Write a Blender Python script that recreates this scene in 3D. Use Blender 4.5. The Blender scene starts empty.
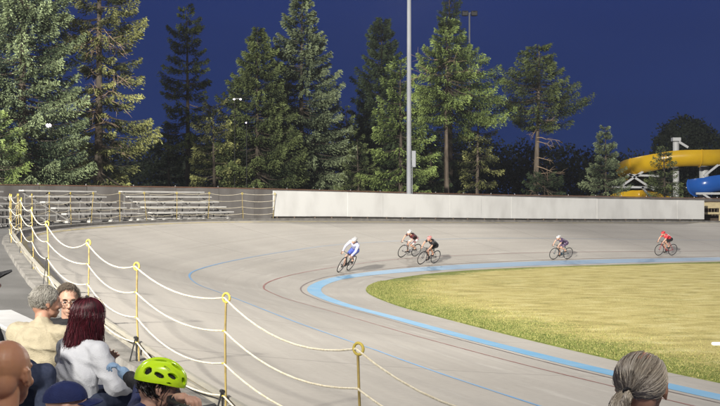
import bpy, math, random
import numpy as np
from mathutils import Vector, Matrix, noise as mnoise
R = math.radians
rng = np.random.default_rng(7)
random.seed(7)
scene = bpy.context.scene
COL = scene.collection
CAMZ = 3.0
F = 1200.0            # focal length in photo pixels (720 wide)

def P(px, py, d):     # photo pixel + distance -> world point
    return Vector(((px - 360) * d / F, d, CAMZ + (205 - py) * d / F))

# ------------------------------------------------------------ materials
MATS = {}
def mat(name, col, rough=0.7, spec=0.3, metal=0.0, col2=None, nscale=8.0, detail=4.0, bump=0.0, bscale=None,
        emit=None, estr=0.0, coat=0.0, sub=0.0, ramp=(0.35, 0.65), stretch=(1, 1, 1), coord='Object'):
    if name in MATS: return MATS[name]
    m = bpy.data.materials.new(name); m.use_nodes = True
    nt = m.node_tree; b = nt.nodes['Principled BSDF']
    b.inputs['Base Color'].default_value = (*col, 1)
    b.inputs['Roughness'].default_value = rough
    b.inputs['Specular IOR Level'].default_value = spec
    b.inputs['Metallic'].default_value = metal
    if coat: b.inputs['Coat Weight'].default_value = coat
    if sub:
        b.inputs['Subsurface Weight'].default_value = sub
        b.inputs['Subsurface Radius'].default_value = (0.02, 0.008, 0.004)
        b.inputs['Subsurface Scale'].default_value = 0.6
    if emit:
        b.inputs['Emission Color'].default_value = (*emit, 1); b.inputs['Emission Strength'].default_value = estr
    if col2 is not None or bump:
        tc = nt.nodes.new('ShaderNodeTexCoord'); mp = nt.nodes.new('ShaderNodeMapping')
        mp.inputs['Scale'].default_value = stretch
        nt.links.new(tc.outputs[coord], mp.inputs['Vector'])
        n = nt.nodes.new('ShaderNodeTexNoise'); n.inputs['Scale'].default_value = nscale; n.inputs['Detail'].default_value = detail
        nt.links.new(mp.outputs[0], n.inputs['Vector'])
        if col2 is not None:
            r = nt.nodes.new('ShaderNodeValToRGB')
            r.color_ramp.elements[0].position = ramp[0]; r.color_ramp.elements[1].position = ramp[1]
            r.color_ramp.elements[0].color = (*col, 1); r.color_ramp.elements[1].color = (*col2, 1)
            nt.links.new(n.outputs[0], r.inputs[0]); nt.links.new(r.outputs[0], b.inputs['Base Color'])
        if bump:
            n2 = n
            if bscale:
                n2 = nt.nodes.new('ShaderNodeTexNoise'); n2.inputs['Scale'].default_value = bscale; n2.inputs['Detail'].default_value = 5
                nt.links.new(mp.outputs[0], n2.inputs['Vector'])
            bp = nt.nodes.new('ShaderNodeBump'); bp.inputs['Strength'].default_value = bump; bp.inputs['Distance'].default_value = 0.02
            nt.links.new(n2.outputs[0], bp.inputs['Height']); nt.links.new(bp.outputs[0], b.inputs['Normal'])
    MATS[name] = m
    return m

# ------------------------------------------------------------ mesh builder
class MB:
    def __init__(s): s.v = []; s.f = []
    def add(s, v, f):
        o = len(s.v); s.v.extend([tuple(p) for p in v]); s.f.extend([tuple(i + o for i in q) for q in f]); return s
    def box(s, c, size, rot=None, bev=0.0):
        x, y, z = [a / 2 for a in size]
        if bev <= 0:
            v = [Vector((i * x, j * y, k * z)) for i in (-1, 1) for j in (-1, 1) for k in (-1, 1)]
            f = [(0, 1, 3, 2), (4, 6, 7, 5), (0, 4, 5, 1), (2, 3, 7, 6), (0, 2, 6, 4), (1, 5, 7, 3)]
        else:
            bev = min(bev, x * .9, y * .9, z * .9)
            v = []; f = []
            for (i, j, k) in [(i, j, k) for i in (-1, 1) for j in (-1, 1) for k in (-1, 1)]:
                v += [Vector((i * x, j * (y - bev), k * (z - bev))), Vector((i * (x - bev), j * y, k * (z - bev))), Vector((i * (x - bev), j * (y - bev), k * z))]
            def vi(i, j, k, a): return (((i > 0) * 4 + (j > 0) * 2 + (k > 0)) * 3 + a)
            for i in (-1, 1):
                f.append((vi(i, -1, -1, 0), vi(i, 1, -1, 0), vi(i, 1, 1, 0), vi(i, -1, 1, 0)))
                f.append((vi(-1, i, -1, 1), vi(1, i, -1, 1), vi(1, i, 1, 1), vi(-1, i, 1, 1)))
                f.append((vi(-1, -1, i, 2), vi(1, -1, i, 2), vi(1, 1, i, 2), vi(-1, 1, i, 2)))
                for j in (-1, 1):
                    f.append((vi(i, j, -1, 0), vi(i, j, 1, 0), vi(i, j, 1, 1), vi(i, j, -1, 1)))
                    f.append((vi(i, -1, j, 0), vi(i, 1, j, 0), vi(i, 1, j, 2), vi(i, -1, j, 2)))
                    f.append((vi(-1, i, j, 1), vi(1, i, j, 1), vi(1, i, j, 2), vi(-1, i, j, 2)))
                    for k in (-1, 1): f.append((vi(i, j, k, 0), vi(i, j, k, 1), vi(i, j, k, 2)))
        if rot is not None: v = [rot @ p for p in v]
        c = Vector(c)
        return s.add([p + c for p in v], f)
    def bar(s, a, b, w, h, up=Vector((0, 0, 1)), bev=0.0):
        a = Vector(a); b = Vector(b); d = b - a; L = d.length; d.normalize()
        sx = d.cross(up)
        if sx.length < 1e-4: sx = d.cross(Vector((1, 0, 0)))
        sx.normalize(); uz = sx.cross(d)
        rot = Matrix((d, -sx, uz)).transposed()
        return s.box((a + b) / 2, (L, w, h), rot, bev)
    def tube(s, pts, rad, n=8, caps=True, flat=1.0):
        pts = [Vector(p) for p in pts]
        if not hasattr(rad, '__len__'): rad = [rad] * len(pts)
        V = []; Fc = []; prev = None
        for i, p in enumerate(pts):
            d = (pts[min(i + 1, len(pts) - 1)] - pts[max(i - 1, 0)]).normalized()
            if prev is None:
                a = d.cross(Vector((0, 0, 1)))
                if a.length < 1e-3: a = d.cross(Vector((0, 1, 0)))
            else: a = prev - d * prev.dot(d)
            a.normalize(); b = d.cross(a); prev = a
            for k in range(n):
                t = 2 * math.pi * k / n
                V.append(p + (a * math.cos(t) + b * math.sin(t) * flat) * rad[i])
        for i in range(len(pts) - 1):
            for k in range(n):
                k2 = (k + 1) % n
                Fc.append((i * n + k, i * n + k2, (i + 1) * n + k2, (i + 1) * n + k))
        if caps:
            Fc.append(tuple(range(n - 1, -1, -1))); Fc.append(tuple((len(pts) - 1) * n + k for k in range(n)))
        return s.add(V, Fc)
    def ell(s, c, r, rot=None, nu=16, nv=10):
        c = Vector(c); V = [Vector((0, 0, r[2]))]
        for j in range(1, nv):
            th = math.pi * j / nv
            for i in range(nu):
                ph = 2 * math.pi * i / nu
                V.append(Vector((r[0] * math.sin(th) * math.cos(ph), r[1] * math.sin(th) * math.sin(ph), r[2] * math.cos(th))))
        V.append(Vector((0, 0, -r[2]))); Fc = []
        for i in range(nu):
            Fc.append((0, 1 + i, 1 + (i + 1) % nu))
            for j in range(nv - 2):
                a = 1 + j * nu + i; b = 1 + j * nu + (i + 1) % nu
                Fc.append((a, a + nu, b + nu, b))
            Fc.append((len(V) - 1, 1 + (nv - 2) * nu + (i + 1) % nu, 1 + (nv - 2) * nu + i))
        if rot is not None: V = [rot @ p for p in V]
        return s.add([p + c for p in V], Fc)
    def cap(s, a, b, ra, rb, n=14):
        a = Vector(a); b = Vector(b); d = b - a; L = d.length
        if L < 1e-5: return s.ell(a, (ra, ra, ra))
        d.normalize(); pts = []; rr = []
        for k in range(5):
            t = k / 4 * math.pi / 2 * .98; pts.append(a - d * ra * math.cos(t)); rr.append(max(ra * math.sin(t), ra * .08))
        for k in range(5):
            t = (4 - k) / 4 * math.pi / 2 * .98; pts.append(b + d * rb * math.cos(t)); rr.append(max(rb * math.sin(t), rb * .08))
        return s.tube(pts, rr, n)
    def torus(s, c, Rr, r, axis='Y', nu=28, nv=8, rot=None):
        V = []; Fc = []
        for i in range(nu):
            a = 2 * math.pi * i / nu
            for j in range(nv):
                b = 2 * math.pi * j / nv
                q = Rr + r * math.cos(b); w = r * math.sin(b)
                p = {'Y': (q * math.cos(a), w, q * math.sin(a)), 'Z': (q * math.cos(a), q * math.sin(a), w), 'X': (w, q * math.cos(a), q * math.sin(a))}[axis]
                V.append(Vector(p))
                Fc.append((i * nv + j, i * nv + (j + 1) % nv, ((i + 1) % nu) * nv + (j + 1) % nv, ((i + 1) % nu) * nv + j))
        if rot is not None: V = [rot @ p for p in V]
        return s.add([p + Vector(c) for p in V], Fc)
    def mesh(s, name):
        m = bpy.data.meshes.new(name); m.from_pydata(s.v, [], s.f); m.validate(); return m
    def build(s, name, material, parent=None, smooth=True, **kw):
        return link(name, s.mesh(name), material, parent, smooth, **kw)

def link(name, me, material, parent=None, smooth=True, label=None, cat=None, group=None, kind=None, loc=None):
    o = bpy.data.objects.new(name, me); COL.objects.link(o)
    if material is not None: me.materials.append(material)
    if smooth:
        me.polygons.foreach_set('use_smooth', [True] * len(me.polygons))
        try: me.set_sharp_from_angle(angle=R(40))
        except Exception: pass
    if parent is not None: o.parent = parent
    if loc is not None: o.location = loc
    tag(o, label, cat, group, kind)
    return o
def tag(o, label=None, cat=None, group=None, kind=None):
    if label: o['label'] = label
    if cat: o['category'] = cat
    if group: o['group'] = group
    if kind: o['kind'] = kind
    return o
def empty(name, loc=(0, 0, 0), rz=0, label=None, cat=None, group=None, kind=None):
    o = bpy.data.objects.new(name, None); COL.objects.link(o); o.location = loc; o.rotation_euler = (0, 0, rz)
    o.empty_display_size = 0.1
    return tag(o, label, cat, group, kind)
def npmesh(name, V, Fq, tint=None, attr='tint', uv=None):
    """V (n,3), Fq (m,k) with constant k"""
    m = bpy.data.meshes.new(name); V = np.asarray(V, dtype=np.float32); Fq = np.asarray(Fq, dtype=np.int32)
    k = Fq.shape[1]
    m.vertices.add(len(V)); m.vertices.foreach_set('co', V.ravel())
    m.loops.add(Fq.size); m.loops.foreach_set('vertex_index', Fq.ravel())
    m.polygons.add(len(Fq)); m.polygons.foreach_set('loop_start', np.arange(0, Fq.size, k, dtype=np.int32))
    m.polygons.foreach_set('loop_total', np.full(len(Fq), k, dtype=np.int32))
    m.update(calc_edges=True)
    if tint is not None:
        a = m.attributes.new(attr, 'FLOAT', 'POINT'); a.data.foreach_set('value', np.asarray(tint, dtype=np.float32))
    if uv is not None:
        l = m.uv_layers.new(name='UVMap'); l.data.foreach_set('uv', np.asarray(uv, dtype=np.float32)[Fq.ravel()].ravel())
    return m

# ------------------------------------------------------------ track geometry
IN = [(27, -25), (15.5, -1), (9.4, 13), (6.07, 20.2), (4.07, 25.7), (2.35, 31.3), (.95, 36.5), (.21, 42), (.8, 47), (2.4, 51.2), (4.6, 54.5),
      (8.0, 57.4), (12.6, 60), (18.9, 63.2), (28, 67.6), (60, 82.5)]
OUT = [(17.8, -26.0), (6.3, -3.0), (.45, 8.9), (-3.15, 16.1), (-5.7, 21.9), (-8.2, 28.6), (-10.0, 34.6), (-11.3, 41.2), (-10.9, 47.9), (-8.7, 53.8), (-5.4, 58.0),
       (-.9, 61.8), (5.6, 66.7), (13.2, 72.2), (22.6, 78.1), (54, 94)]
ZO = [.5, .5, .53, 1.0, 1.45, 1.95, 2.05, 2.12, 2.2, 2.27, 2.28, 2.24, 2.12, 2.0, 1.9, 1.5]
EXPO = [1.4, 1.4, 1.4, 1.4, 1.45, 1.55, 1.7, 1.75, 1.6, 1.4, 1.25, 1.2, 1.15, 1.15, 1.15, 1.15]
TMAX = len(IN) - 1
def cr(arr, t):
    t = min(max(t, 0.0), TMAX - 1e-6); i = int(t); u = t - i
    g = lambda k: np.array(arr[min(max(k, 0), TMAX)], dtype=float)
    p0, p1, p2, p3 = g(i - 1), g(i), g(i + 1), g(i + 2)
    if i == 0: p0 = 2 * p1 - p2
    if i + 2 > TMAX: p3 = 2 * p2 - p1
    return .5 * ((2 * p1) + (-p0 + p2) * u + (2 * p0 - 5 * p1 + 4 * p2 - p3) * u * u + (-p0 + 3 * p1 - 3 * p2 + p3) * u ** 3)
def width(t): return float(np.linalg.norm(cr(OUT, t) - cr(IN, t)))
def surf(t, s, dz=0.0):
    """s metres out from the grass edge; beyond the width it is the flat berm"""
    a = cr(IN, t); b = cr(OUT, t); W = float(np.linalg.norm(b - a)); d = (b - a) / W
    zo = float(cr(ZO, t)); ex = float(cr(EXPO, t))
    p = a + d * s; u = min(max(s / W, 0), 1)
    z = zo * u ** ex
    return Vector((p[0], p[1], z + dz))
def tang(t):
    a = cr(OUT, t + .02); b = cr(OUT, t - .02); d = a - b; d /= np.linalg.norm(d); return d
def outn(t):
    d = tang(t); return np.array([-d[1], d[0]])
def outp(t, off, z):      # offset from the outer edge, outwards
    p = cr(OUT, t) + outn(t) * off; return Vector((p[0], p[1], z))
# outward normal sign check: along increasing t the outside lies on the left
TS = [i / 16 for i in range(0, TMAX * 16 + 1)]
TS[-1] = TMAX - 1e-5
ARC = [0.0]
for i in range(1, len(TS)): ARC.append(ARC[-1] + float(np.linalg.norm(cr(OUT, TS[i]) - cr(OUT, TS[i - 1]))))
def t_at(arc): return float(np.interp(arc, ARC, TS))
def arc_of(t): return float(np.interp(t, TS, ARC))
def t_for_x(px, tlo=8.0, thi=15.0):   # station of the outer edge seen at photo column px (far side)
    lo, hi = tlo, thi
    for _ in range(50):
        m = (lo + hi) / 2; q = cr(OUT, m)
        if 360 + F * q[0] / q[1] < px: lo = m
        else: hi = m
    return (lo + hi) / 2
SKY_STR = 1.0; EXPOSURE = 0.12; LK = 0.85; SIDE_FILL_E = 0.3; HAZE = 0.00022
# ------------------------------------------------------------ world, camera
w = bpy.data.worlds.new('World'); scene.world = w; w.use_nodes = True
nt = w.node_tree; bg = nt.nodes['Background']
tc = nt.nodes.new('ShaderNodeTexCoord'); sp = nt.nodes.new('ShaderNodeSeparateXYZ'); rp = nt.nodes.new('ShaderNodeValToRGB')
nt.links.new(tc.outputs['Generated'], sp.inputs[0]); nt.links.new(sp.outputs['Z'], rp.inputs[0])
els = rp.color_ramp.elements
els[0].position = 0.0; els[0].color = (.017, .036, .115, 1)
els[1].position = .22; els[1].color = (.012, .028, .140, 1)
e = els.new(.6); e.color = (.011, .020, .095, 1)
e = els.new(.06); e.color = (.015, .033, .130, 1)
cn = nt.nodes.new('ShaderNodeTexNoise'); cn.inputs['Scale'].default_value = 2.5; cn.inputs['Detail'].default_value = 3
cm = nt.nodes.new('ShaderNodeMapping'); cm.inputs['Scale'].default_value = (1, 1, 4)
nt.links.new(tc.outputs['Generated'], cm.inputs[0]); nt.links.new(cm.outputs[0], cn.inputs['Vector'])
mx = nt.nodes.new('ShaderNodeMix'); mx.data_type = 'RGBA'; mx.blend_type = 'MULTIPLY'; mx.inputs[0].default_value = .35
nt.links.new(rp.outputs[0], mx.inputs[6]); nt.links.new(cn.outputs[0], mx.inputs[7])
nt.links.new(mx.outputs[2], bg.inputs['Color']); bg.inputs['Strength'].default_value = SKY_STR

cd = bpy.data.cameras.new('camera'); cam = bpy.data.objects.new('camera', cd); COL.objects.link(cam)
cam.location = (0, 0, CAMZ); cam.rotation_euler = (R(90) + math.atan(2 / F), 0, 0)
cd.sensor_width = 36; cd.lens = 60; cd.clip_end = 3000; cd.clip_start = .05
scene.camera = cam
vs = scene.view_settings; vs.view_transform = 'Standard'; vs.look = 'None'; vs.gamma = 1; vs.exposure = EXPOSURE; vs.use_curve_mapping = False
scene.render.film_transparent = False
scene.cycles.max_bounces = 5; scene.cycles.diffuse_bounces = 3; scene.cycles.glossy_bounces = 2; scene.cycles.transmission_bounces = 2
scene.cycles.sample_clamp_indirect = 6

# ------------------------------------------------------------ track
def track_material():
    m = bpy.data.materials.new('track_concrete'); m.use_nodes = True; nt = m.node_tree; b = nt.nodes['Principled BSDF']
    N = nt.nodes.new; L = nt.links.new
    uv = N('ShaderNodeUVMap'); uv.uv_map = 'UVMap'
    def noise(scale, sc, det=4, rough=.55):
        mp = N('ShaderNodeMapping'); mp.inputs['Scale'].default_value = sc; L(uv.outputs[0], mp.inputs[0])
        n = N('ShaderNodeTexNoise'); n.inputs['Scale'].default_value = scale; n.inputs['Detail'].default_value = det; n.inputs['Roughness'].default_value = rough
        L(mp.outputs[0], n.inputs['Vector']); return n.outputs[0]
    def ramp(src, p0, c0, p1, c1):
        r = N('ShaderNodeValToRGB'); r.color_ramp.elements[0].position = p0; r.color_ramp.elements[1].position = p1
        r.color_ramp.elements[0].color = (*c0, 1); r.color_ramp.elements[1].color = (*c1, 1); L(src, r.inputs[0]); return r.outputs[0]
    def mix(mode, fac, a, bb):
        x = N('ShaderNodeMix'); x.data_type = 'RGBA'; x.blend_type = mode
        if isinstance(fac, float): x.inputs[0].default_value = fac
        else: L(fac, x.inputs[0])
        L(a, x.inputs[6])
        if isinstance(bb, tuple): x.inputs[7].default_value = (*bb, 1)
        else: L(bb, x.inputs[7])
        return x.outputs[2]
    base = ramp(noise(.16, (1, 1, 1), 5), .3, (.298, .280, .250), .7, (.380, .358, .322))
    # long faint streaks along the riding direction
    st = ramp(noise(1.0, (.05, 1.6, 1), 4, .65), .35, (.91, .91, .91), .68, (1.08, 1.07, 1.06))
    c = mix('MULTIPLY', .8, base, st)
    # lighter scuffs and patches
    pa = ramp(noise(1.0, (.30, 2.6, 1), 5, .62), .57, (0, 0, 0), .68, (1, 1, 1))
    sx = N('ShaderNodeSeparateXYZ'); L(uv.outputs[0], sx.inputs[0])
    mr = N('ShaderNodeMapRange'); mr.inputs['From Min'].default_value = 8.5; mr.inputs['From Max'].default_value = 3.5; L(sx.outputs[1], mr.inputs[0])
    mm = N('ShaderNodeMath'); mm.operation = 'MULTIPLY'; L(pa, mm.inputs[0]); L(mr.outputs[0], mm.inputs[1])
    m2 = N('ShaderNodeMath'); m2.operation = 'MULTIPLY'; L(mm.outputs[0], m2.inputs[0]); m2.inputs[1].default_value = .42
    c = mix('MIX', m2.outputs[0], c, (.47, .45, .41))
    # tyre marks: thin darker lines
    tm = ramp(noise(1.0, (.03, 5.5, 1), 2, .5), .66, (1, 1, 1), .72, (.80, .79, .78))
    c = mix('MULTIPLY', .5, c, tm)
    # slab joints across the track every 6 m
    md = N('ShaderNodeMath'); md.operation = 'PINGPONG'; md.inputs[1].default_value = 3.0; L(sx.outputs[0], md.inputs[0])
    lt = N('ShaderNodeMath'); lt.operation = 'LESS_THAN'; lt.inputs[1].default_value = .028; L(md.outputs[0], lt.inputs[0])
    ml = N('ShaderNodeMath'); ml.operation = 'MULTIPLY'; ml.inputs[1].default_value = .45; L(lt.outputs[0], ml.inputs[0])
    c = mix('MIX', ml.outputs[0], c, (.14, .13, .12))
    fine = ramp(noise(9, (1, 1, 1), 3), .3, (.93, .93, .93), .7, (1.05, 1.05, 1.05))
    c = mix('MULTIPLY', .7, c, fine)
    L(c, b.inputs['Base Color'])
    b.inputs['Roughness'].default_value = .8; b.inputs['Specular IOR Level'].default_value = .15
    bp = N('ShaderNodeBump'); bp.inputs['Strength'].default_value = .15; bp.inputs['Distance'].default_value = .01; L(noise(25, (1, 1, 1), 3), bp.inputs['Height']); L(bp.outputs[0], b.inputs['Normal'])
    return m
def loft(name, rows, material, uvs=None, kind='structure', parent=None, cat=None, label=None):
    V = np.array(rows, dtype=float); n, k, _ = V.shape
    idx = np.arange(n * k).reshape(n, k)
    Fq = np.stack([idx[:-1, :-1], idx[1:, :-1], idx[1:, 1:], idx[:-1, 1:]], -1).reshape(-1, 4)
    uv = None if uvs is None else np.array(uvs, dtype=float).reshape(-1, 2)
    me = npmesh(name, V.reshape(-1, 3), Fq, uv=uv)
    # face upwards
    if me.polygons[len(me.polygons) // 2].normal.z < 0: me.flip_normals()
    return link(name, me, material, parent, kind=kind, cat=cat, label=label)
rows = []; uvs = []
FR = np.concatenate([np.linspace(0, 1, 44)])
for t in TS:
    W = width(t); rows.append([surf(t, W * f) for f in FR]); uvs.append([(arc_of(t), W * f) for f in FR])
loft('track_surface', rows, track_material(), uvs)
def strip(name, s0, s1, material, dz=.005, sub=3, t0=0, t1=TMAX, dash=None):
    rows = []
    for t in TS:
        if t < t0 or t > t1: continue
        a = s0(t) if callable(s0) else s0; b = s1(t) if callable(s1) else s1
        rows.append([surf(t, a + (b - a) * k / sub, dz) for k in range(sub + 1)])
    return loft(name, rows, material)
def interp(xs, ys): return lambda t: float(np.interp(t, xs, ys))
b0 = interp([0, 3, 5, 6.5, 8, 10, 15], [.95, .95, 1.25, 1.6, 1.5, .5, .4])
b1 = interp([0, 3, 5, 6.5, 8, 10, 15], [1.46, 1.46, 1.75, 2.08, 2.0, 1.4, 1.25])
m_band = mat('blue_band_paint', (.115, .31, .50), .6, .3, col2=(.20, .35, .48), nscale=1.3, ramp=(.42, .74))
def worn_far(m, worn, y0, y1, fac=.85):
    """the paint of the band is worn paler along the back of the bend"""
    nt = m.node_tree; b = nt.nodes['Principled BSDF']; src = b.inputs['Base Color'].links[0].from_socket
    tc = nt.nodes.new('ShaderNodeTexCoord'); sp = nt.nodes.new('ShaderNodeSeparateXYZ'); nt.links.new(tc.outputs['Object'], sp.inputs[0])
    mr = nt.nodes.new('ShaderNodeMapRange'); mr.inputs['From Min'].default_value = y0; mr.inputs['From Max'].default_value = y1; mr.inputs['To Max'].default_value = fac
    nt.links.new(sp.outputs['Y'], mr.inputs[0]); x = nt.nodes.new('ShaderNodeMix'); x.data_type = 'RGBA'
    nt.links.new(mr.outputs[0], x.inputs[0]); nt.links.new(src, x.inputs[6]); x.inputs[7].default_value = (*worn, 1); nt.links.new(x.outputs[2], b.inputs['Base Color'])
worn_far(m_band, (.245, .31, .39), 44, 58)
m_blue = mat('thin_blue_paint', (.12, .28, .50), .6, .3, col2=(.20, .29, .38), nscale=2.2, ramp=(.45, .72))
m_dark = mat('dark_line_paint', (.10, .065, .06), .6, .3, col2=(.20, .165, .15), nscale=2.0, ramp=(.45, .75))
m_red = mat('red_line_paint', (.22, .065, .055), .6, .3, col2=(.27, .18, .155), nscale=2.0, ramp=(.42, .75))
worn_far(m_blue, (.25, .26, .27), 42, 56, .8); worn_far(m_red, (.27, .23, .21), 44, 58, .6)
strip('blue_band', b0, b1, m_band)
strip('measurement_line', lambda t: b1(t) + .19, lambda t: b1(t) + .245, m_dark)
strip('sprinter_line', lambda t: interp([0, 3, 5, 6.5, 9, 15], [2.35, 2.35, 3.1, 3.55, 3.1, 2.9])(t), lambda t: interp([0, 3, 5, 6.5, 9, 15], [2.40, 2.40, 3.16, 3.61, 3.16, 2.96])(t), m_red)
stay = interp([0, 3.5, 5, 7, 15], [5.0, 5.05, 5.75, 6.0, 6.0])
strip('stayer_line', stay, lambda t: stay(t) + .065, m_blue)
m_yel = mat('yellow_line_paint', (.42, .35, .18), .6, .3, col2=(.30, .27, .20), nscale=3, ramp=(.4, .7))
strip('yellow_edge_line', lambda t: width(t) - .42, lambda t: width(t) - .30, m_yel)

# kerb along the top of the banking
m_kerb = mat('rough_kerb_concrete', (.20, .19, .175), .9, .2, col2=(.12, .115, .105), nscale=3.5, bump=.6, bscale=14)
rows = []
for i, t in enumerate(TS):
    zo = surf(t, 99).z; jit = .04 * mnoise.noise(Vector((arc_of(t) * .8, 0, 0)))
    rows.append([outp(t, -.10, zo - .03), outp(t, -.10, zo + .07), outp(t, .22 + jit, zo + .075), outp(t, .24 + jit, zo - .06)])
loft('track_kerb', rows, m_kerb)
# berm / walkway outside the track
m_walk = mat('walkway_asphalt', (.115, .112, .108), .9, .2, col2=(.075, .073, .070), nscale=.8, detail=6, bump=.3, bscale=30)
m_earth = mat('grass_bank_turf', (.045, .06, .022), .95, .1, col2=(.09, .085, .045), nscale=.8, detail=8, bump=.6, bscale=12)
rows = []
for t in TS:
    zo = surf(t, 99).z - .02
    rows.append([outp(t, .20, zo), outp(t, 2.0, zo), outp(t, 4.6, zo), outp(t, 6.8, zo)])
loft('walkway', rows, m_walk)
rows = []
for t in TS:
    zo = surf(t, 99).z - .02
    rows.append([outp(t, 6.8, zo), outp(t, 9.5, zo - .05), outp(t, 14, max(zo - .9, .0)), outp(t, 40, .2)])
loft('grass_bank', rows, m_earth)
MB().add([(-900, -500, -.12), (900, -500, -.12), (900, 1300, -.12), (-900, 1300, -.12)], [(0, 1, 2, 3)]).build('ground', m_earth, kind='structure')

# infield: lofted margin (knows its distance from the edge) + the rest
def grass_material():
    m = bpy.data.materials.new('infield_turf'); m.use_nodes = True; nt = m.node_tree; b = nt.nodes['Principled BSDF']
    N = nt.nodes.new; L = nt.links.new
    tc = N('ShaderNodeTexCoord'); at = N('ShaderNodeAttribute'); at.attribute_name = 'edge'
    def noise(scale, sc, det=5, rot=0):
        mp = N('ShaderNodeMapping'); mp.inputs['Scale'].default_value = sc; mp.inputs['Rotation'].default_value = (0, 0, rot); L(tc.outputs['Object'], mp.inputs[0])
        n = N('ShaderNodeTexNoise'); n.inputs['Scale'].default_value = scale; n.inputs['Detail'].default_value = det; n.inputs['Roughness'].default_value = .65
        L(mp.outputs[0], n.inputs['Vector']); return n.outputs[0]
    def ramp(src, *st):
        r = N('ShaderNodeValToRGB'); e = r.color_ramp.elements
        e[0].position = st[0][0]; e[0].color = (*st[0][1], 1); e[1].position = st[1][0]; e[1].color = (*st[1][1], 1)
        for s in st[2:]: x = e.new(s[0]); x.color = (*s[1], 1)
        L(src, r.inputs[0]); return r.outputs[0]
    def math_(op, a, bb):
        x = N('ShaderNodeMath'); x.operation = op
        for i, v in enumerate((a, bb)):
            if isinstance(v, (int, float)): x.inputs[i].default_value = v
            else: L(v, x.inputs[i])
        return x.outputs[0]
    dry = ramp(noise(1.3, (.75, 1.1, 1), 8, -.5), (.28, (.25, .22, .075)), (.75, (.62, .57, .29)), (.5, (.47, .40, .15)))
    grn = ramp(noise(3.0, (1, 1, 1), 7), (.3, (.075, .105, .020)), (.72, (.25, .28, .07)))
    # green = near the edge, plus patches and mowing rows
    ed = N('ShaderNodeMapRange'); ed.inputs['From Min'].default_value = .35; ed.inputs['From Max'].default_value = 2.5
    ed.inputs['To Min'].default_value = .86; ed.inputs['To Max'].default_value = .16; L(at.outputs['Fac'], ed.inputs[0])
    f = math_('ADD', ed.outputs[0], math_('MULTIPLY', math_('SUBTRACT', noise(.55, (.7, 1.1, 1), 7, .35), .5), 1.6))
    f = math_('ADD', f, math_('MULTIPLY', math_('SUBTRACT', noise(9, (1, 1, 1), 4), .5), 1.3))
    fr = ramp(f, (.32, (0, 0, 0)), (.72, (1, 1, 1)))
    x = N('ShaderNodeMix'); x.data_type = 'RGBA'; L(fr, x.inputs[0]); L(dry, x.inputs[6]); L(grn, x.inputs[7])
    sp_ = ramp(noise(22, (1, 1, 1), 3), (.3, (.72, .72, .72)), (.7, (1.18, 1.18, 1.18)))
    y = N('ShaderNodeMix'); y.data_type = 'RGBA'; y.blend_type = 'MULTIPLY'; y.inputs[0].default_value = 1; L(x.outputs[2], y.inputs[6]); L(sp_, y.inputs[7])
    L(y.outputs[2], b.inputs['Base Color']); b.inputs['Roughness'].default_value = .95; b.inputs['Specular IOR Level'].default_value = .1
    bp = N('ShaderNodeBump'); bp.inputs['Strength'].default_value = .8; bp.inputs['Distance'].default_value = .05; L(noise(16, (1, 1, 1), 5), bp.inputs['Height']); L(bp.outputs[0], b.inputs['Normal'])
    return m
offs = [0, .15, .35, .7, 1.1, 1.6, 2.2, 3.0, 4.0, 5.2]
V = []; Fs = []; ed = []
nT = len(TS)
def inoff(t, o):
    a = cr(IN, t); b = cr(OUT, t); d = (b - a) / np.linalg.norm(b - a)
    # keep the boundary crisp but slightly ragged
    j = 0.045 * mnoise.noise(Vector((arc_of(t) * 1.7, 3, 0))) + .03 * mnoise.noise(Vector((arc_of(t) * 6, 1, 0))) if o < .2 else 0
    p = a - d * (o + j); return (p[0], p[1], (-.01 if o == 0 else .025 + .010 * min(o, 2)))
TG = []
for i in range(nT - 1):
    for k in range(3): TG.append(TS[i] + (TS[i + 1] - TS[i]) * k / 3)
TG.append(TS[-1])
for t in TG:
    for o in offs: V.append(inoff(t, o)); ed.append(o)
k = len(offs); Fc = []
for i in range(len(TG) - 1):
    for j in range(k - 1): Fc.append((i * k + j, (i + 1) * k + j, (i + 1) * k + j + 1, i * k + j + 1))
inner = [i * k + k - 1 for i in range(len(TG))]
from mathutils.geometry import tessellate_polygon
loop = [Vector(V[i]) for i in inner]; base = len(V)
tri = tessellate_polygon([loop])
for q in tri: Fc.append(tuple(inner[i] for i in q))
me = bpy.data.meshes.new('infield_grass'); me.from_pydata(V, [], Fc)
a = me.attributes.new('edge', 'FLOAT', 'POINT'); a.data.foreach_set('value', ed)
import bmesh
bm = bmesh.new(); bm.from_mesh(me); bmesh.ops.recalc_face_normals(bm, faces=bm.faces)
if sum(f.normal.z for f in bm.faces) < 0: bmesh.ops.reverse_faces(bm, faces=bm.faces)
bm.to_mesh(me); bm.free()
link('infield_grass', me, grass_material(), smooth=False, kind='structure')
# real blades along the near edge of the turf
n = 52000
tt = rng.uniform(2.7, 8.0, n); oo = np.abs(rng.normal(0, 1.3, n)); A = np.array([cr(IN, t) for t in np.linspace(2.6, 8.1, 300)]); B = np.array([cr(OUT, t) for t in np.linspace(2.6, 8.1, 300)])
D = (B - A) / np.linalg.norm(B - A, axis=1)[:, None]; tx = np.linspace(2.6, 8.1, 300)
px = np.interp(tt, tx, A[:, 0]) - np.interp(tt, tx, D[:, 0]) * oo; py = np.interp(tt, tx, A[:, 1]) - np.interp(tt, tx, D[:, 1]) * oo
h = rng.uniform(.012, .042, n) * np.where(oo < .5, 1.25, 1); an = rng.uniform(0, math.tau, n); wd = rng.uniform(.004, .010, n)
ln = rng.normal(0, .45, (n, 2)) * h[:, None]
pz = .022 + .01 * np.minimum(oo, 2)
V = np.empty((n, 3, 3)); V[:, 0] = np.stack([px - np.cos(an) * wd, py - np.sin(an) * wd, pz], 1); V[:, 1] = np.stack([px + np.cos(an) * wd, py + np.sin(an) * wd, pz], 1)
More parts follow.
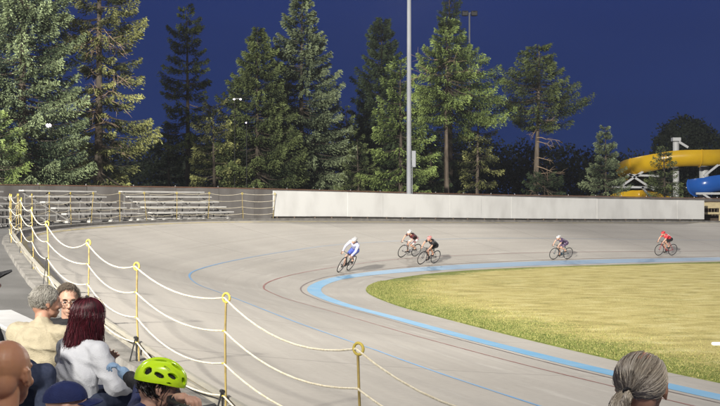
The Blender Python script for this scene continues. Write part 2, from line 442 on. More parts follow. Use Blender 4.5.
V[:, 2] = np.stack([px + ln[:, 0], py + ln[:, 1], pz + h], 1)
ti = np.clip(rng.normal(.35 + .25 * np.minimum(oo / 2, 1), .28, n), 0, 1)
def tint_material(name, c0, c1, rough=.9, spec=.12, attr='tint', trans=0.0):
    m = bpy.data.materials.new(name); m.use_nodes = True; nt = m.node_tree; b = nt.nodes['Principled BSDF']
    at = nt.nodes.new('ShaderNodeAttribute'); at.attribute_name = attr; x = nt.nodes.new('ShaderNodeMix'); x.data_type = 'RGBA'
    nt.links.new(at.outputs['Fac'], x.inputs[0]); x.inputs[6].default_value = (*c0, 1); x.inputs[7].default_value = (*c1, 1)
    nt.links.new(x.outputs[2], b.inputs['Base Color']); b.inputs['Roughness'].default_value = rough; b.inputs['Specular IOR Level'].default_value = spec
    return m
me = npmesh('grass_blades', V.reshape(-1, 3), np.arange(n * 3).reshape(n, 3), tint=np.repeat(ti, 3))
link('grass_blades', me, tint_material('grass_blade', (.06, .10, .018), (.38, .34, .13)), smooth=False, kind='stuff', label='short green and straw grass at the rim of the infield', cat='grass')

# small white marker lying on the infield (right edge of the photo)
q = P(717, 347, 1200 * 3 / (347 - 205))
MB().box((0, 0, .04), (.22, .12, .07), bev=.02).build('paper_scrap', mat('white_paper', (.8, .8, .78), .8), loc=(q.x, q.y, .03), label='small white scrap lying on the dry grass of the infield', cat='scrap')
# ------------------------------------------------------------ rope railing
m_post = mat('yellow_post_paint', (.33, .25, .085), .65, .25, col2=(.13, .10, .05), nscale=9, ramp=(.45, .8))
m_ring = mat('yellow_rope_tape', (.44, .35, .075), .7, .2)
m_blk = mat('black_steel', (.02, .02, .02), .45, .5)
m_rope = mat('cream_rope', (.74, .69, .55), .9, .1, col2=(.60, .53, .38), nscale=30, bump=.6, bscale=60)
m_ropey = mat('yellow_rope', (.68, .58, .26), .85, .15, col2=(.60, .50, .20), nscale=20)
near_pts = [(4.0, 1.6, 1.70), (2.75, 4.5, 1.72), (1.62, 7.45, 1.69), (0.01, 9.8, 1.83), (-1.40, 12.4, 2.04), (-2.82, 15.3, 2.22), (-4.15, 18.4, 2.42), (-5.58, 21.6, 2.66)]
def nearest_arc(p):
    d = [(np.linalg.norm(cr(OUT, t) - np.array(p[:2])), arc_of(t)) for t in TS]; return min(d)[1]
posts = []   # (x, y, ztop, zbase)
for x, y, zt in near_pts: posts.append((x, y, zt, surf(t_at(nearest_arc((x, y))), 99).z))
a0 = nearest_arc(near_pts[-1]); cols = [49, 71, 91, 120, 147, 177, 208, 243, 273]
a1 = arc_of(t_for_x(28, 7.0)); nn = 7
for k in range(1, nn + 1):
    t = t_at(a0 + (a1 - a0) * k / nn); q = cr(OUT, t); zb = surf(t, 99).z
    posts.append((q[0] + rng.normal(0, .04), q[1], zb + 1.22 + (.04 if k < 3 else 0), zb))
for c in cols:
    t = t_for_x(c, 7.0); q = cr(OUT, t); zb = surf(t, 99).z; posts.append((q[0], q[1], zb + 1.27, zb))
rail = empty('rope_railing', (posts[3][0], posts[3][1], posts[3][3]), label='yellow stanchions strung with four sagging cream ropes round the outer rim of the track', cat='railing')
ro = Vector(rail.location)
def loc_(v): return Vector(v) - ro
att = []
for i, (x, y, zt, zb) in enumerate(posts):
    t = t_at(nearest_arc((x, y))); n2 = outn(t); n3 = Vector((n2[0], n2[1], 0)); tg = tang(t); t3 = Vector((tg[0], tg[1], 0))
    H = zt - zb; lx, ly = rng.normal(0, .035, 2)
    base = Vector((x, y, zb - .02)); top = Vector((x + lx, y + ly, zt - .05))
    mb = MB(); mb.tube([loc_(base.lerp(top, k / 4) + (n3 * math.sin(k * 1.3 + i) + t3 * math.cos(k * 1.1 + 2 * i)) * .008) for k in range(5)], .0115, 8)
    po = mb.build('stanchion', m_post, rail)
    d = (Vector((0, 0, CAMZ)) - Vector((x, y, zt))); 
    rg = MB(); ang = math.atan2(t3.y, t3.x) + (R(28) if i < 8 else 0)
    rg.torus(loc_((x + lx, y + ly, zt)), 0.047, .0125, 'Y', 20, 8, Matrix.Rotation(ang, 3, 'Z'))
    rg.build('ring', m_ring, po)
    bk = MB(); hb = H * rng.uniform(.25, .34) if i < 5 else H * rng.uniform(.3, .6)
    if i not in (1, 2):
        bk.bar(loc_(base + n3 * .03), loc_(base.lerp(top, hb / H) + n3 * .02), .035, .012, up=n3)
        if i < 8: bk.bar(loc_(base + n3 * .14), loc_(base.lerp(top, hb / H) + n3 * .03), .022, .012, up=n3)
        bk.tube([loc_(base.lerp(top, hb / H * .97) + n3 * .03 - t3 * .02), loc_(base.lerp(top, hb / H * .97) + n3 * .03 + t3 * .03)], .022, 8)
        bk.build('bracket', m_blk, po)
    pts = []
    for kx, fz in enumerate((0, .255, .505, .755)):
        z = zt - H * fz
        pts.append(Vector((x, y, z)) + Vector((lx, ly, 0)) * (1 - fz) + n3 * .02)
        if kx: bk = MB(); bk.torus(loc_(pts[-1]), .016, .0085, 'Z', 10, 6); bk.build('rope_knot', m_ring if i > 3 else m_rope, po)
    att.append(pts)
far_end = att[-1]
for r in range(4):
    mb = MB(); line = []
    for i in range(len(att) - 1):
        a = att[i][r]; b = att[i + 1][r]; L = (a - b).length
        sag = L * (.075 if i < 3 else .043 if i < 7 else .032) * rng.uniform(.75, 1.25) * (1.15 if r == 0 else 1)
        if i == 3: sag = L * (.060, .052, .048, .055)[r]
        for k in range(10):
            u = k / 10; p = a.lerp(b, u); p.z -= 4 * sag * u * (1 - u); line.append(loc_(p))
    line.append(loc_(att[-1][r]))
    mb.tube(line, .0092, 7); mb.build('rope', m_rope if r != 3 else m_rope, rail)
# kick rails along the foot of the fence: boards at the top of the track near the stands
for off, zz, mm_, nm in ((-.02, .16, 'grey', 'kick_rail'), (.0, .27, 'pale', 'kick_rail')):
    rows = []
    mk = mat('weathered_rail_' + mm_, (.25, .24, .21) if mm_ == 'pale' else (.17, .16, .14), .7, .3, col2=(.30, .28, .23), nscale=4, stretch=(1, 1, 6))
    for t in TS:
        if t > 6.8: break
        zo = surf(t, 99).z + zz; rows.append([Vector(loc_(outp(t, off + a, zo + b))) for a, b in ((-.02, -.03), (-.02, .03), (.02, .03), (.02, -.03), (-.02, -.03))])
    o = loft(nm, rows, mk, kind=None, parent=rail)

# ------------------------------------------------------------ white hoarding
m_board = mat('white_hoarding_panel', (.58, .58, .565), .55, .3, col2=(.43, .425, .41), nscale=1.1, detail=7, stretch=(1, 1, .5), ramp=(.42, .85))
m_wood = mat('dark_weathered_wood', (.13, .095, .07), .9, .2, col2=(.07, .055, .045), nscale=5, stretch=(1, 1, 5))
ta = arc_of(t_for_x(273.5, 7)); tb = arc_of(t_for_x(704.5, 10)); npan = 14
hoard = empty('white_hoarding', (float(cr(OUT, t_at(ta))[0]), float(cr(OUT, t_at(ta))[1]), surf(t_at(ta), 99).z), label='long white hoarding of blank panels standing on the far rim of the track', cat='hoarding')
ho = Vector(hoard.location)
for k in range(npan):
    A0 = ta + (tb - ta) * k / npan + .003; A1 = ta + (tb - ta) * (k + 1) / npan - .003
    pa = [outp(t_at(A0 + (A1 - A0) * j / 4), .03 + .012 * math.sin(k * 2.3), surf(t_at(A0 + (A1 - A0) * j / 4), 99).z) - ho for j in range(5)]
    n2 = outn(t_at((A0 + A1) / 2)); n3 = Vector((n2[0], n2[1], 0))
    zb = .17 + (.006 * math.sin(k * 1.7)); zt = 1.43 - .04 * k / npan + .008 * math.sin(k * 3.1)
    V = []; Fc = []
    for p in pa:
        V += [p + Vector((0, 0, zb)), p + Vector((0, 0, zt)), p + n3 * .03 + Vector((0, 0, zt)), p + n3 * .03 + Vector((0, 0, zb))]
    for j in range(4):
        for q in range(4): Fc.append((j * 4 + q, j * 4 + (q + 1) % 4, (j + 1) * 4 + (q + 1) % 4, (j + 1) * 4 + q))
    Fc += [(3, 2, 1, 0), (16, 17, 18, 19)]
    MB().add(V, Fc).build('panel', m_board, hoard, smooth=False)
    for A in (A0 + .3, (A0 + A1) / 2 + .2):
        t = t_at(A); p = outp(t, .10, surf(t, 99).z) - ho
        if k < npan: MB().box(p + Vector((0, 0, .60)), (.07, .07, 1.30)).build('support_post', m_wood, hoard, smooth=False)
    pts = [p + n3 * .06 for p in pa]
MBr = MB()
rows = []
for j in range(60):
    t = t_at(ta + (tb - ta) * j / 59); z = surf(t, 99).z
    rows.append([outp(t, .14 + a, z + b) - ho for a, b in ((0, .03), (0, .15), (.05, .15), (.05, .03), (0, .03))])
loft('bottom_rail', rows, mat('dark_bottom_board', (.05, .045, .04), .9, .1), kind=None, parent=hoard)

# ------------------------------------------------------------ perimeter screen fence behind the bleachers
m_screen = mat('taupe_fence_screen', (.165, .155, .145), .95, .1, col2=(.115, .105, .097), nscale=1.2, detail=6, stretch=(1, 1, .5))
m_capr = mat('brown_cap_rail', (.16, .085, .055), .8, .2)
fence = empty('screened_fence', tuple(outp(8, 6.9, 2.2)), label='low perimeter fence with a taupe windscreen running behind the bleachers and hoarding', cat='fence')
fo = Vector(fence.location); f0 = arc_of(4.6); f1 = arc_of(14.9); nf = 46
for k in range(nf):
    rows = []
    for j in range(5):
        t = t_at(f0 + (f1 - f0) * (k + j / 4) / nf - (0.02 if j == 4 else 0)); z = surf(t, 99).z; n2 = outn(t)
        bul = .03 * math.sin(j * math.pi / 4)
        rows.append([outp(t, 6.9 + bul * math.sin(h_ * math.pi), z - .05 + h_ * (1.68 + .02 * math.sin(k * 1.9 + j))) - fo for h_ in (0, .25, .5, .75, 1)] +
                    [outp(t, 6.93, z - .05 + 1.68) - fo, outp(t, 6.93, z - .05) - fo])
    loft('screen_panel', rows, m_screen, kind=None, parent=fence)
for k in range(nf + 1):
    t = t_at(f0 + (f1 - f0) * k / nf); z = surf(t, 99).z; p = outp(t, 6.99, z - .1) - fo
    MB().tube([p, p + Vector((0, 0, 1.86))], .03, 8).build('fence_post', mat('galvanised_steel', (.30, .30, .30), .45, .5, metal=.6), fence)
pts = []
for k in range(nf * 2 + 1):
    t = t_at(f0 + (f1 - f0) * k / nf / 2); pts.append(outp(t, 6.92, surf(t, 99).z + 1.665) - fo)
MB().tube(pts, .03, 6).build('top_rail', m_capr, fence)

# ------------------------------------------------------------ bleachers beyond the turn
m_alu = mat('bleacher_aluminium', (.50, .49, .46), .5, .4, metal=.1, col2=(.42, .41, .385), nscale=3)
m_frame = mat('bleacher_frame_steel', (.15, .145, .14), .7, .2)
m_foot = mat('white_bleacher_pads', (.42, .41, .38), .7)
def bleacher(root, L, rows_n=5, rise=.25, run=.56, z0=.38):
    for r in range(rows_n):
        y = .3 + r * run; z = z0 + r * rise
        MB().box((0, y, z), (L, .28, .07), bev=.012).build('seat_plank', m_alu, root)
        MB().box((0, y + .27, z - .30 if r else z - .28), (L, .22, .035), bev=.01).build('footboard', m_alu, root) if r < rows_n - 1 else None
    nfr = max(3, int(L / 1.5) + 1)
    for k in range(nfr):
        x = -L / 2 + .25 + (L - .5) * k / (nfr - 1)
        mb = MB(); yb = .3 + (rows_n - 1) * run
        mb.bar((x, .15, .04), (x, yb + .15, .04), .05, .05); mb.bar((x, .2, .1), (x, yb + .1, z0 + (rows_n - 1) * rise - .1), .05, .05)
        for r in range(rows_n):
            y = .3 + r * run; mb.bar((x, y, .04), (x, y, z0 + r * rise - .02), .045, .045)
        mb.build('frame', m_frame, root, smooth=False)
        for r in range(0, rows_n, 2): MB().box((x, .3 + r * run, .05), (.16, .16, .09)).build('foot_pad', m_foot, root, smooth=False)
def copy_tree(o, parent=None, cols=COL):
    kids = [c for c in bpy.data.objects if c.parent == o]
    c = o.copy(); cols.objects.link(c)
    if parent is not None: c.parent = parent
    for k_ in kids: copy_tree(k_, c)
    return c
def children_map():
    m = {}
    for o in bpy.data.objects: 
        if o.parent: m.setdefault(o.parent.name, []).append(o)
    return m
blabels = ['aluminium bleacher at the extreme left edge, nearest the stands', 'aluminium bleacher second from the left edge along the far fence','aluminium bleacher third from the left, half hidden by the bunched stanchions', 'aluminium bleacher just right of the bunched stanchions',
           'aluminium bleacher in the middle of the row behind the tangled end of the rope railing', 'aluminium bleacher behind the yellow stanchions below the tall olive spruce',
           'aluminium bleacher standing farthest right, beside the white hoarding']
spots = []
tr = t_for_x(262, 7)
arc_r = arc_of(tr); Lb = 5.2
for k in range(7): spots.append(arc_r - Lb / 2 - k * (Lb + .35))
spots = spots[::-1]
proto = None
for k, A in enumerate(spots):
    t = t_at(A); tg = tang(t); n2 = outn(t); q = outp(t, 1.75, surf(t, 99).z - .02)
    rz = math.atan2(n2[1], n2[0]) - math.pi / 2
    if proto is None:
        proto = empty('bleacher'); bleacher(proto, Lb); o = proto
    else: o = copy_tree(proto)
    o.location = q; o.rotation_euler = (0, 0, rz)
    tag(o, blabels[k], 'bleacher', 'five-row bleachers round the outside of the bend')

# ------------------------------------------------------------ floodlight poles
m_pole = mat('galvanised_pole', (.30, .31, .33), .6, .3, col2=(.24, .25, .27), nscale=2, stretch=(1, 1, .3))
m_lens = mat('floodlight_lens', (.9, .9, .9), .2, emit=(1, .97, .9), estr=12)
m_lens_off = mat('dark_floodlight_glass', (.02, .02, .025), .2, .5)
def light_pole(name, loc, H, aim, r0=.20, r1=.13, lit=True, heads=4, label='', energy=0, cone=110, group=None, box=False, headsz=.45, soft=.9):
    t = empty(name, loc, label=label, cat='light pole', group=group)
    MB().tube([(0, 0, -.3), (0, 0, H * .5), (0, 0, H)], [r0, (r0 + r1) / 2, r1], 20).build('pole', m_pole, t)
    az = math.atan2(aim[1] - loc[1], aim[0] - loc[0]); ca, sa = math.cos(az), math.sin(az)
    side = Vector((-sa, ca, 0)); fw = Vector((ca, sa, 0))
    span = headsz * 1.4 * (heads - 1) / 2
    MB().bar(Vector((0, 0, H)) - side * (span + .2), Vector((0, 0, H)) + side * (span + .2), .09, .09).build('crossarm', m_pole, t, smooth=False)
    for k in range(heads):
        c = Vector((0, 0, H - .1)) + side * (-span + headsz * 1.4 * k) + fw * .25
        mb = MB(); pitch = R(38); d = (fw * math.cos(pitch) - Vector((0, 0, 1)) * math.sin(pitch))
        mb.tube([c - d * .35, c - d * .2, c, c + d * .08], [headsz * .22, headsz * .34, headsz * .48, headsz * .5], 16)
        if not lit: mb = MB(); mb.box(c, (headsz * .95, headsz * .6, headsz * .75), bev=.05)
        hd = mb.build('floodlight_head', m_frame if lit else m_blk, t)
        MB().tube([c + d * .082, c + d * .095], headsz * .45, 16).build('lens', m_lens if lit else m_lens_off, hd)
    if box:
        MB().box((.29, 0, 3.8), (.25, .2, 1.0), bev=.02).build('control_box', mat('grey_cabinet', (.27, .28, .30), .5, .4), t)
        MB().tube([(.19, -.16, .2), (.19, -.16, 3.4)], .02, 8).build('conduit', m_pole, t)
    if energy:
        ld = bpy.data.lights.new('floodlight', 'SPOT'); ld.energy = energy; ld.spot_size = R(cone); ld.spot_blend = .8; ld.shadow_soft_size = soft; ld.color = (1.0, .955, .87)
        lo = bpy.data.objects.new('floodlight_beam', ld); COL.objects.link(lo)
        src = Vector(loc) + Vector((0, 0, H - .15)) + fw * .9
        lo.location = src; lo.rotation_euler = (Vector(aim) - src).to_track_quat('-Z', 'Y').to_euler()
    return t
p = P(409, 205, 73)
POLES = [
 ('light_pole', (p.x, p.y, 2.0), 14.7, (6, 30, 0), 13000, 128, 'tall grey light pole with a control box rising behind the white hoarding', True),
]
for nm, lc, H, aim, en, cone, lab, bx in POLES:
    light_pole(nm, lc, H, aim, r0=.155, r1=.115, energy=en * LK, cone=cone, label=lab, box=bx, group='lit floodlight poles round the track')
light_pole('light_pole', (-30, 58, 1.5), 23, (2, 46, 0), energy=42000 * LK, cone=112, label='lit floodlight pole outside the left of the bend', group='lit floodlight poles round the track', heads=6)
light_pole('light_pole', (-24, -32, .5), 26, (-1, 76, 3.5), energy=900000 * LK, cone=52, soft=1.4, label='lit floodlight pole far behind the stands', group='lit floodlight poles round the track', heads=6)
light_pole('light_pole', (46, 104, 1.5), 21, (25, 62, 0), energy=60000 * LK, cone=120, label='lit floodlight pole behind the back straight', group='lit floodlight poles round the track')
light_pole('light_pole', (7, -9, .5), 22, (0, 25, 1), energy=20000 * LK, cone=120, soft=1.6, label='unseen floodlight pole added close behind the spectators as fill light', group='lit floodlight poles round the track', heads=4)  # added out-of-view pole, a soft fill for spectators and near track
q = P(473.5, 205, 150)
light_pole('unlit_light_pole', (q.x - .5, q.y, 0), 3 + 192 * 150 / F, (q.x, 0, 0), r0=.16, r1=.10, lit=False, heads=2, headsz=.82, label='distant unlit floodlight pole with two dark heads above the tall spruce')
SIDE_FILL_ROT = None
sd = bpy.data.lights.new('side_fill', 'SUN'); sd.energy = SIDE_FILL_E; sd.angle = R(2.0); sd.color = (1, .96, .88)  # added directional stand-in for floodlight from the left, not a real sun
so = bpy.data.objects.new('side_fill', sd); COL.objects.link(so)
dirv = Vector((1.0, -.25, -.85)); so.rotation_euler = dirv.to_track_quat('-Z', 'Y').to_euler()

# distant lit lamps seen through the trees
m_glow = mat('distant_lamp_glow', (.9, .9, 1), .3, emit=(1, .88, .95), estr=9)
def lamp_post(px, py, d, rr, label, n=1, dx=.9, x_pole=0):
    q = P(px, py, d); t = empty('street_lamp', (q.x, q.y, 0), label=label, cat='street lamp')
    MB().tube([(x_pole, .45, 0), (x_pole, .45, q.z + .05)], .028, 8).build('pole', m_blk, t)
    MB().bar((x_pole - .05, .42, q.z + .05), ((n - 1) * dx + .05, .42, q.z + .05), .05, .05).build('arm', m_blk, t, smooth=False)
    for k in range(n): MB().ell((k * dx, 0, q.z - .02), (rr, rr * .8, rr * .7)).build('lamp', m_glow, t)
lamp_post(48.5, 125, 61.5, .14, 'bright lamp shining pinkish white through the left spruce')
lamp_post(234, 99, 83, .065, 'pair of small white lamps showing between the spruces', 2, .45)
lamp_post(246, 122.5, 81, .04, 'single faint lamp low beside the dense middle spruce')
# ------------------------------------------------------------ trees
m_bark = mat('grey_bark', (.105, .085, .065), .95, .1, col2=(.05, .042, .034), nscale=4, bump=.8, bscale=10, stretch=(1, 1, .3))
m_bark2 = mat('tan_bark', (.19, .155, .12), .95, .1, col2=(.09, .072, .056), nscale=4, bump=.8, bscale=10, stretch=(1, 1, .3))
def tree_group(name, x, y, zg, label, cat='tree', group='conifers beyond the track'):
    return empty(name, (x, y, zg), label=label, cat=cat, group=group)
def trunk(root, H, r, material, seed, lean=.3, H1=None):
    g = np.random.default_rng(seed); pts = []; rr = []; n = 12
    for k in range(n + 1):
        u = k / n; pts.append((lean * .15 * math.sin(u * 3 + seed), lean * .15 * math.cos(u * 2.3 + seed), -.6 + u * (H * .985 + .6))); rr.append(r * (1 - u) ** .85 + .015 + (r * .35 if k == 0 else 0))
    MB().tube(pts, rr, 12).build('trunk', material, root)
def foliage(name, root, pos, dr, ln, wd, tint, material, seed=0):
    """kite shaped sprays: pos base, dr unit direction, ln length, wd half width"""
    g = np.random.default_rng(seed); n = len(pos)
    rnd = g.normal(0, 1, (n, 3)); sd_ = np.cross(dr, rnd); sd_ /= np.linalg.norm(sd_, axis=1)[:, None] + 1e-9
    V = np.empty((n, 4, 3)); V[:, 0] = pos; V[:, 2] = pos + dr * ln[:, None]; mid = pos + dr * (ln * .45)[:, None]
    V[:, 1] = mid + sd_ * wd[:, None]; V[:, 3] = mid - sd_ * wd[:, None]
    me = npmesh(name, V.reshape(-1, 3), np.arange(n * 4).reshape(n, 4), tint=np.repeat(tint, 4))
    return link(name, me, material, root, smooth=False)
def spruce(root, H, rad, z0, seed, mcol, leaf=.2,  dens=1.0, whorl=.42, per=6, droop=.45, sparse=0.0, prof=.8, up=.25, wmul=1.0, dead=0, mbark=None, one_side=None, gaps=None, branches=True, tipclump=1.0):
    g = np.random.default_rng(seed); Ps = []; Ds = []; Ls = []; Ws = []; Ts = []; br = MB()
    z = z0; nb = 0
    while z < H - .15:
        u = (z - z0) / (H - z0)
        R0 = rad * (max(1 - u, 0) ** prof) * (.72 + .28 * min(1, u * 6 + .35)) + .12
        npb = max(3, int(per * (.6 + .4 * (1 - u)) + g.uniform(0, 1)))
        a0 = g.uniform(0, math.tau)
        for k in range(npb):
            if g.uniform() < sparse: continue
            az = a0 + k * math.tau / npb + g.normal(0, .25)
            Lb = R0 * np.clip(g.normal(.93, .17), .45, 1.3)
            if one_side is not None: Lb *= 1 + one_side[1] * math.cos(az - one_side[0])
            if gaps is not None: Lb *= gaps(az, z)
            if Lb < .1: continue
            el = (up * 2.2 * u - droop * (1 - u)) + g.normal(0, .1)
            zb = z + g.uniform(-.18, .18)
            dh = np.array([math.cos(az), math.sin(az)])
            # spine: drops then lifts at the tip
            def spine(q): 
                q = np.asarray(q); h = q * Lb; zz = zb + Lb * (math.tan(el) * q * .85 - .20 * q * (1 - q) * 1.2 + .12 * q ** 3)
                return np.stack([dh[0] * h, dh[1] * h, zz], -1)
            if branches and Lb > .6:
                qs = np.linspace(0, .9, 4); br.tube([tuple(p) for p in spine(qs)], [.012 + .012 * Lb, .010 + .008 * Lb, .012, .006], 4, caps=False)
            n = int((34 + 96 * Lb) * dens)
            q = g.uniform(.12, 1, n) ** .75; tl = (.42 * Lb * (1 - q) ** .7 + .16) * g.uniform(.5, 1.1, n)
            sgn = g.choice([-1, 1], n); ta = sgn * g.uniform(.5, 1.15, n)
            tw = np.stack([dh[0] * np.cos(ta) - dh[1] * np.sin(ta), dh[0] * np.sin(ta) + dh[1] * np.cos(ta), np.full(n, math.tan(el) * .5) - g.uniform(.0, .35, n)], 1)
            tw /= np.linalg.norm(tw, axis=1)[:, None]; r = g.uniform(0, 1, n) ** .8
            pos = spine(q) + tw * (tl * r)[:, None]; pos[:, 2] += -np.abs(g.normal(0, .07 + .05 * Lb, n)) * (r > .2) * .8 + .03
            d = tw + g.normal(0, .34, (n, 3)); d[:, 2] -= .40; d[:, :2] += dh * .3; d /= np.linalg.norm(d, axis=1)[:, None]
            Ps.append(pos); Ds.append(d); Ls.append(leaf * g.uniform(.5, 1.15, n)); Ws.append(leaf * wmul * g.uniform(.09, .19, n))
            bt = np.clip(g.normal(.28, .20), 0, 1); Ts.append(np.clip(bt + .45 * (r - .5) + .75 * (q - .62) * tipclump + g.normal(0, .10, n), 0, 1)); nb += 1  # tint: pale new growth, plus painted bough shade inside and lit tips
        z += whorl * 1.12 * g.uniform(.7, 1.3) * (1 - .35 * u)
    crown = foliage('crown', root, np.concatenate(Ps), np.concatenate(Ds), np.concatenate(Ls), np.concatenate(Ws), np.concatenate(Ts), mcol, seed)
    if branches: br.build('limbs', m_bark, root)
    if dead:
        db = MB()
        for k in range(dead):
            z = g.uniform(max(z0 * .25, 1.2), z0 + (H - z0) * .45) if one_side is None else g.uniform(z0 + 1, z0 + (H - z0) * .55)
            az = g.uniform(0, math.tau); Lb = rad * g.uniform(.35, .85); el = g.uniform(-.5, .1)
            p0 = Vector((0, 0, z)); d = Vector((math.cos(az), math.sin(az), el)); cur = p0.copy(); pts = [cur.copy()]
            for s in range(5): d += Vector(g.normal(0, .16, 3)); d.normalize(); cur = cur + d * Lb / 5; pts.append(cur.copy())
            db.tube(pts, [.04, .032, .026, .019, .013, .007], 5)
            for s in (2, 3, 4):
                for w_ in range(2):
                    e2 = (d + Vector(g.normal(0, .7, 3))).normalized(); db.tube([pts[s], pts[s] + e2 * Lb * .18, pts[s] + e2 * Lb * .33 + Vector((0, 0, -.08))], [.014, .010, .005], 4)
        db.build('bare_branches', mat('bare_twig', (.30, .22, .15), .9, .1), root)
    return crown
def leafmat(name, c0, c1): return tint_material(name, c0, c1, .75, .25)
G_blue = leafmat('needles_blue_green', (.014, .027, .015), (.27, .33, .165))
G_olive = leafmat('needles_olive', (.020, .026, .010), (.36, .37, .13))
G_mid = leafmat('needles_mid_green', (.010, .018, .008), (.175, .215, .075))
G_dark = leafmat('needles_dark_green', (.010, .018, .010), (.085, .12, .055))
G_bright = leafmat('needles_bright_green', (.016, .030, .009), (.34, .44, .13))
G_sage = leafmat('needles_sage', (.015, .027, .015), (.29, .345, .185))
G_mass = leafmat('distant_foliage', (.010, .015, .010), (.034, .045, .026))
def T(px, d, ytop, label, name='spruce_tree', zg=.9, **kw):
    q = P(px, ytop, d); root = tree_group(name, q.x, q.y, zg, label); H = q.z - zg
    wpx = kw.pop('wpx'); rad = wpx * d / F; mb_ = kw.pop('bark', m_bark); tr_ = kw.pop('tr', .02 * H * .6 + .05)
    zc = kw.pop('ybase', None); z0 = .8 if zc is None else P(px, zc, d).z - zg
    trunk(root, H, tr_, mb_, kw['seed'], kw.pop('lean', .4)); spruce(root, H, rad, z0, mbark=mb_, **kw); return root
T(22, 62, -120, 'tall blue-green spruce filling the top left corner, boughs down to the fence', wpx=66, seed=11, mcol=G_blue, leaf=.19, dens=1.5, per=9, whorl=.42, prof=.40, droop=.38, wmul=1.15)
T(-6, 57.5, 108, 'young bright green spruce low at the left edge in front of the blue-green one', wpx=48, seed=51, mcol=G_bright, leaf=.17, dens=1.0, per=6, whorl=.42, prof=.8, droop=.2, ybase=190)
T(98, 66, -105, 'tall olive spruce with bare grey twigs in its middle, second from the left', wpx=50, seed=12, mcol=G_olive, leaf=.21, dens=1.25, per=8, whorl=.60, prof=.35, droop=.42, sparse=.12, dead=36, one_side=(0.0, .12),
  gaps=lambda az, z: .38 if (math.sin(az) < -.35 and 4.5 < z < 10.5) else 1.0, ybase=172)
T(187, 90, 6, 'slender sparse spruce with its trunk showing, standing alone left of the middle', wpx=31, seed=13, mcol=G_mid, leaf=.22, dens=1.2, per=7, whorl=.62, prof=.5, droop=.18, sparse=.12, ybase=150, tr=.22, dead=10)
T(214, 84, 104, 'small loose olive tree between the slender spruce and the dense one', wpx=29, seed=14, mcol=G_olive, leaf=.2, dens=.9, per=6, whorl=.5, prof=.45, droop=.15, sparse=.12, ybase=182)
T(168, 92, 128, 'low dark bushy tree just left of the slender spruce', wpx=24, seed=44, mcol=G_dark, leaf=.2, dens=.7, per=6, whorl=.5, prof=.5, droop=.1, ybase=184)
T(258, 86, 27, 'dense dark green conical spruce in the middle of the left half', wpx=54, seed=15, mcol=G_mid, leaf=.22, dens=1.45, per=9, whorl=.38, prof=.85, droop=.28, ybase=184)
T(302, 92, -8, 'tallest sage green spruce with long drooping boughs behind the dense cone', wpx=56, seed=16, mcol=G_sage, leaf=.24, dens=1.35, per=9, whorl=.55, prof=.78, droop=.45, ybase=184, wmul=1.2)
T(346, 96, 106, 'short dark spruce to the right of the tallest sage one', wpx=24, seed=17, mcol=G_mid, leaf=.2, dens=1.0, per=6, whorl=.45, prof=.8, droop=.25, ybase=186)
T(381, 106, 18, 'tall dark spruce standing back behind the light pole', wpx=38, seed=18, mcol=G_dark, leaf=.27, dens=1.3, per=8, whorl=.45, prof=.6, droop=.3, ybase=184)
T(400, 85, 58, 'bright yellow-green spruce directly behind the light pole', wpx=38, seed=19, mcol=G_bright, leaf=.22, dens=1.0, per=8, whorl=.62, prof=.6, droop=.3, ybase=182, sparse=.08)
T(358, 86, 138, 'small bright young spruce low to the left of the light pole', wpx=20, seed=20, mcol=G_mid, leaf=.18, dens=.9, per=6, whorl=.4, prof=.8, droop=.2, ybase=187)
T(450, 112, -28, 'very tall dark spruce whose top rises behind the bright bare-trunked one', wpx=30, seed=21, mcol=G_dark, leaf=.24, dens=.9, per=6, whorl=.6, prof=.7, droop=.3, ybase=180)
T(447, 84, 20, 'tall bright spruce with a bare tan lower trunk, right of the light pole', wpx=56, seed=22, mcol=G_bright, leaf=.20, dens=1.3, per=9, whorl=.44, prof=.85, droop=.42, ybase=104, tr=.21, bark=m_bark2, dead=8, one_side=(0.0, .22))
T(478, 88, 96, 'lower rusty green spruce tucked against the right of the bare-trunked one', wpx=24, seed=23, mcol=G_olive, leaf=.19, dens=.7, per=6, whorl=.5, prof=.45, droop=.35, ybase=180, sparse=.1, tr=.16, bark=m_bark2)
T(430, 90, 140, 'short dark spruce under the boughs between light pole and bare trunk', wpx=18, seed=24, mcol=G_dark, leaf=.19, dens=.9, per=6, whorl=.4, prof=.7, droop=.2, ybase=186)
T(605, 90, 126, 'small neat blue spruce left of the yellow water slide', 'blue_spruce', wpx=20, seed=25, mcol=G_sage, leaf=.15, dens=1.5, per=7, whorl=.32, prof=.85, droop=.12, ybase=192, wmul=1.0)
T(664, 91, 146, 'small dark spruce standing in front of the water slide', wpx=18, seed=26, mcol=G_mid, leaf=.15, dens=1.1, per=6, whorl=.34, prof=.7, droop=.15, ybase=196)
# pine with a flat wide crown on a bare trunk
q = P(537, 42, 90); root = tree_group('pine_tree', q.x, q.y, .9, 'flat-topped pine with a broad dark crown on a bare pale trunk'); H = q.z - .9
trunk(root, H, .25, m_bark2, 5, 1.2)
def pineprof(az, z):
    y = 205 - (z + .9 - 3) * F / 90; 
    return float(np.interp(y, [42, 58, 72, 84, 98, 112, 124, 132], [.25, .45, .75, 1.0, 1.12, .95, .55, .25])) * (1 + .1 * math.sin(3 * az + z))
spruce(root, H, 3.0, P(0, 128, 90).z - .9, 31, G_mid, leaf=.20, dens=1.0, whorl=.38, per=8, droop=.02, sparse=.12, prof=.01, up=.05, dead=12, mbark=m_bark2, gaps=pineprof)
# little understory below the pine
T(545, 89, 176, 'low shrubby conifer at the foot of the flat-topped pine', wpx=24, seed=33, mcol=G_dark, leaf=.16, dens=.8, per=7, whorl=.2, prof=.4, droop=.0, ybase=190)
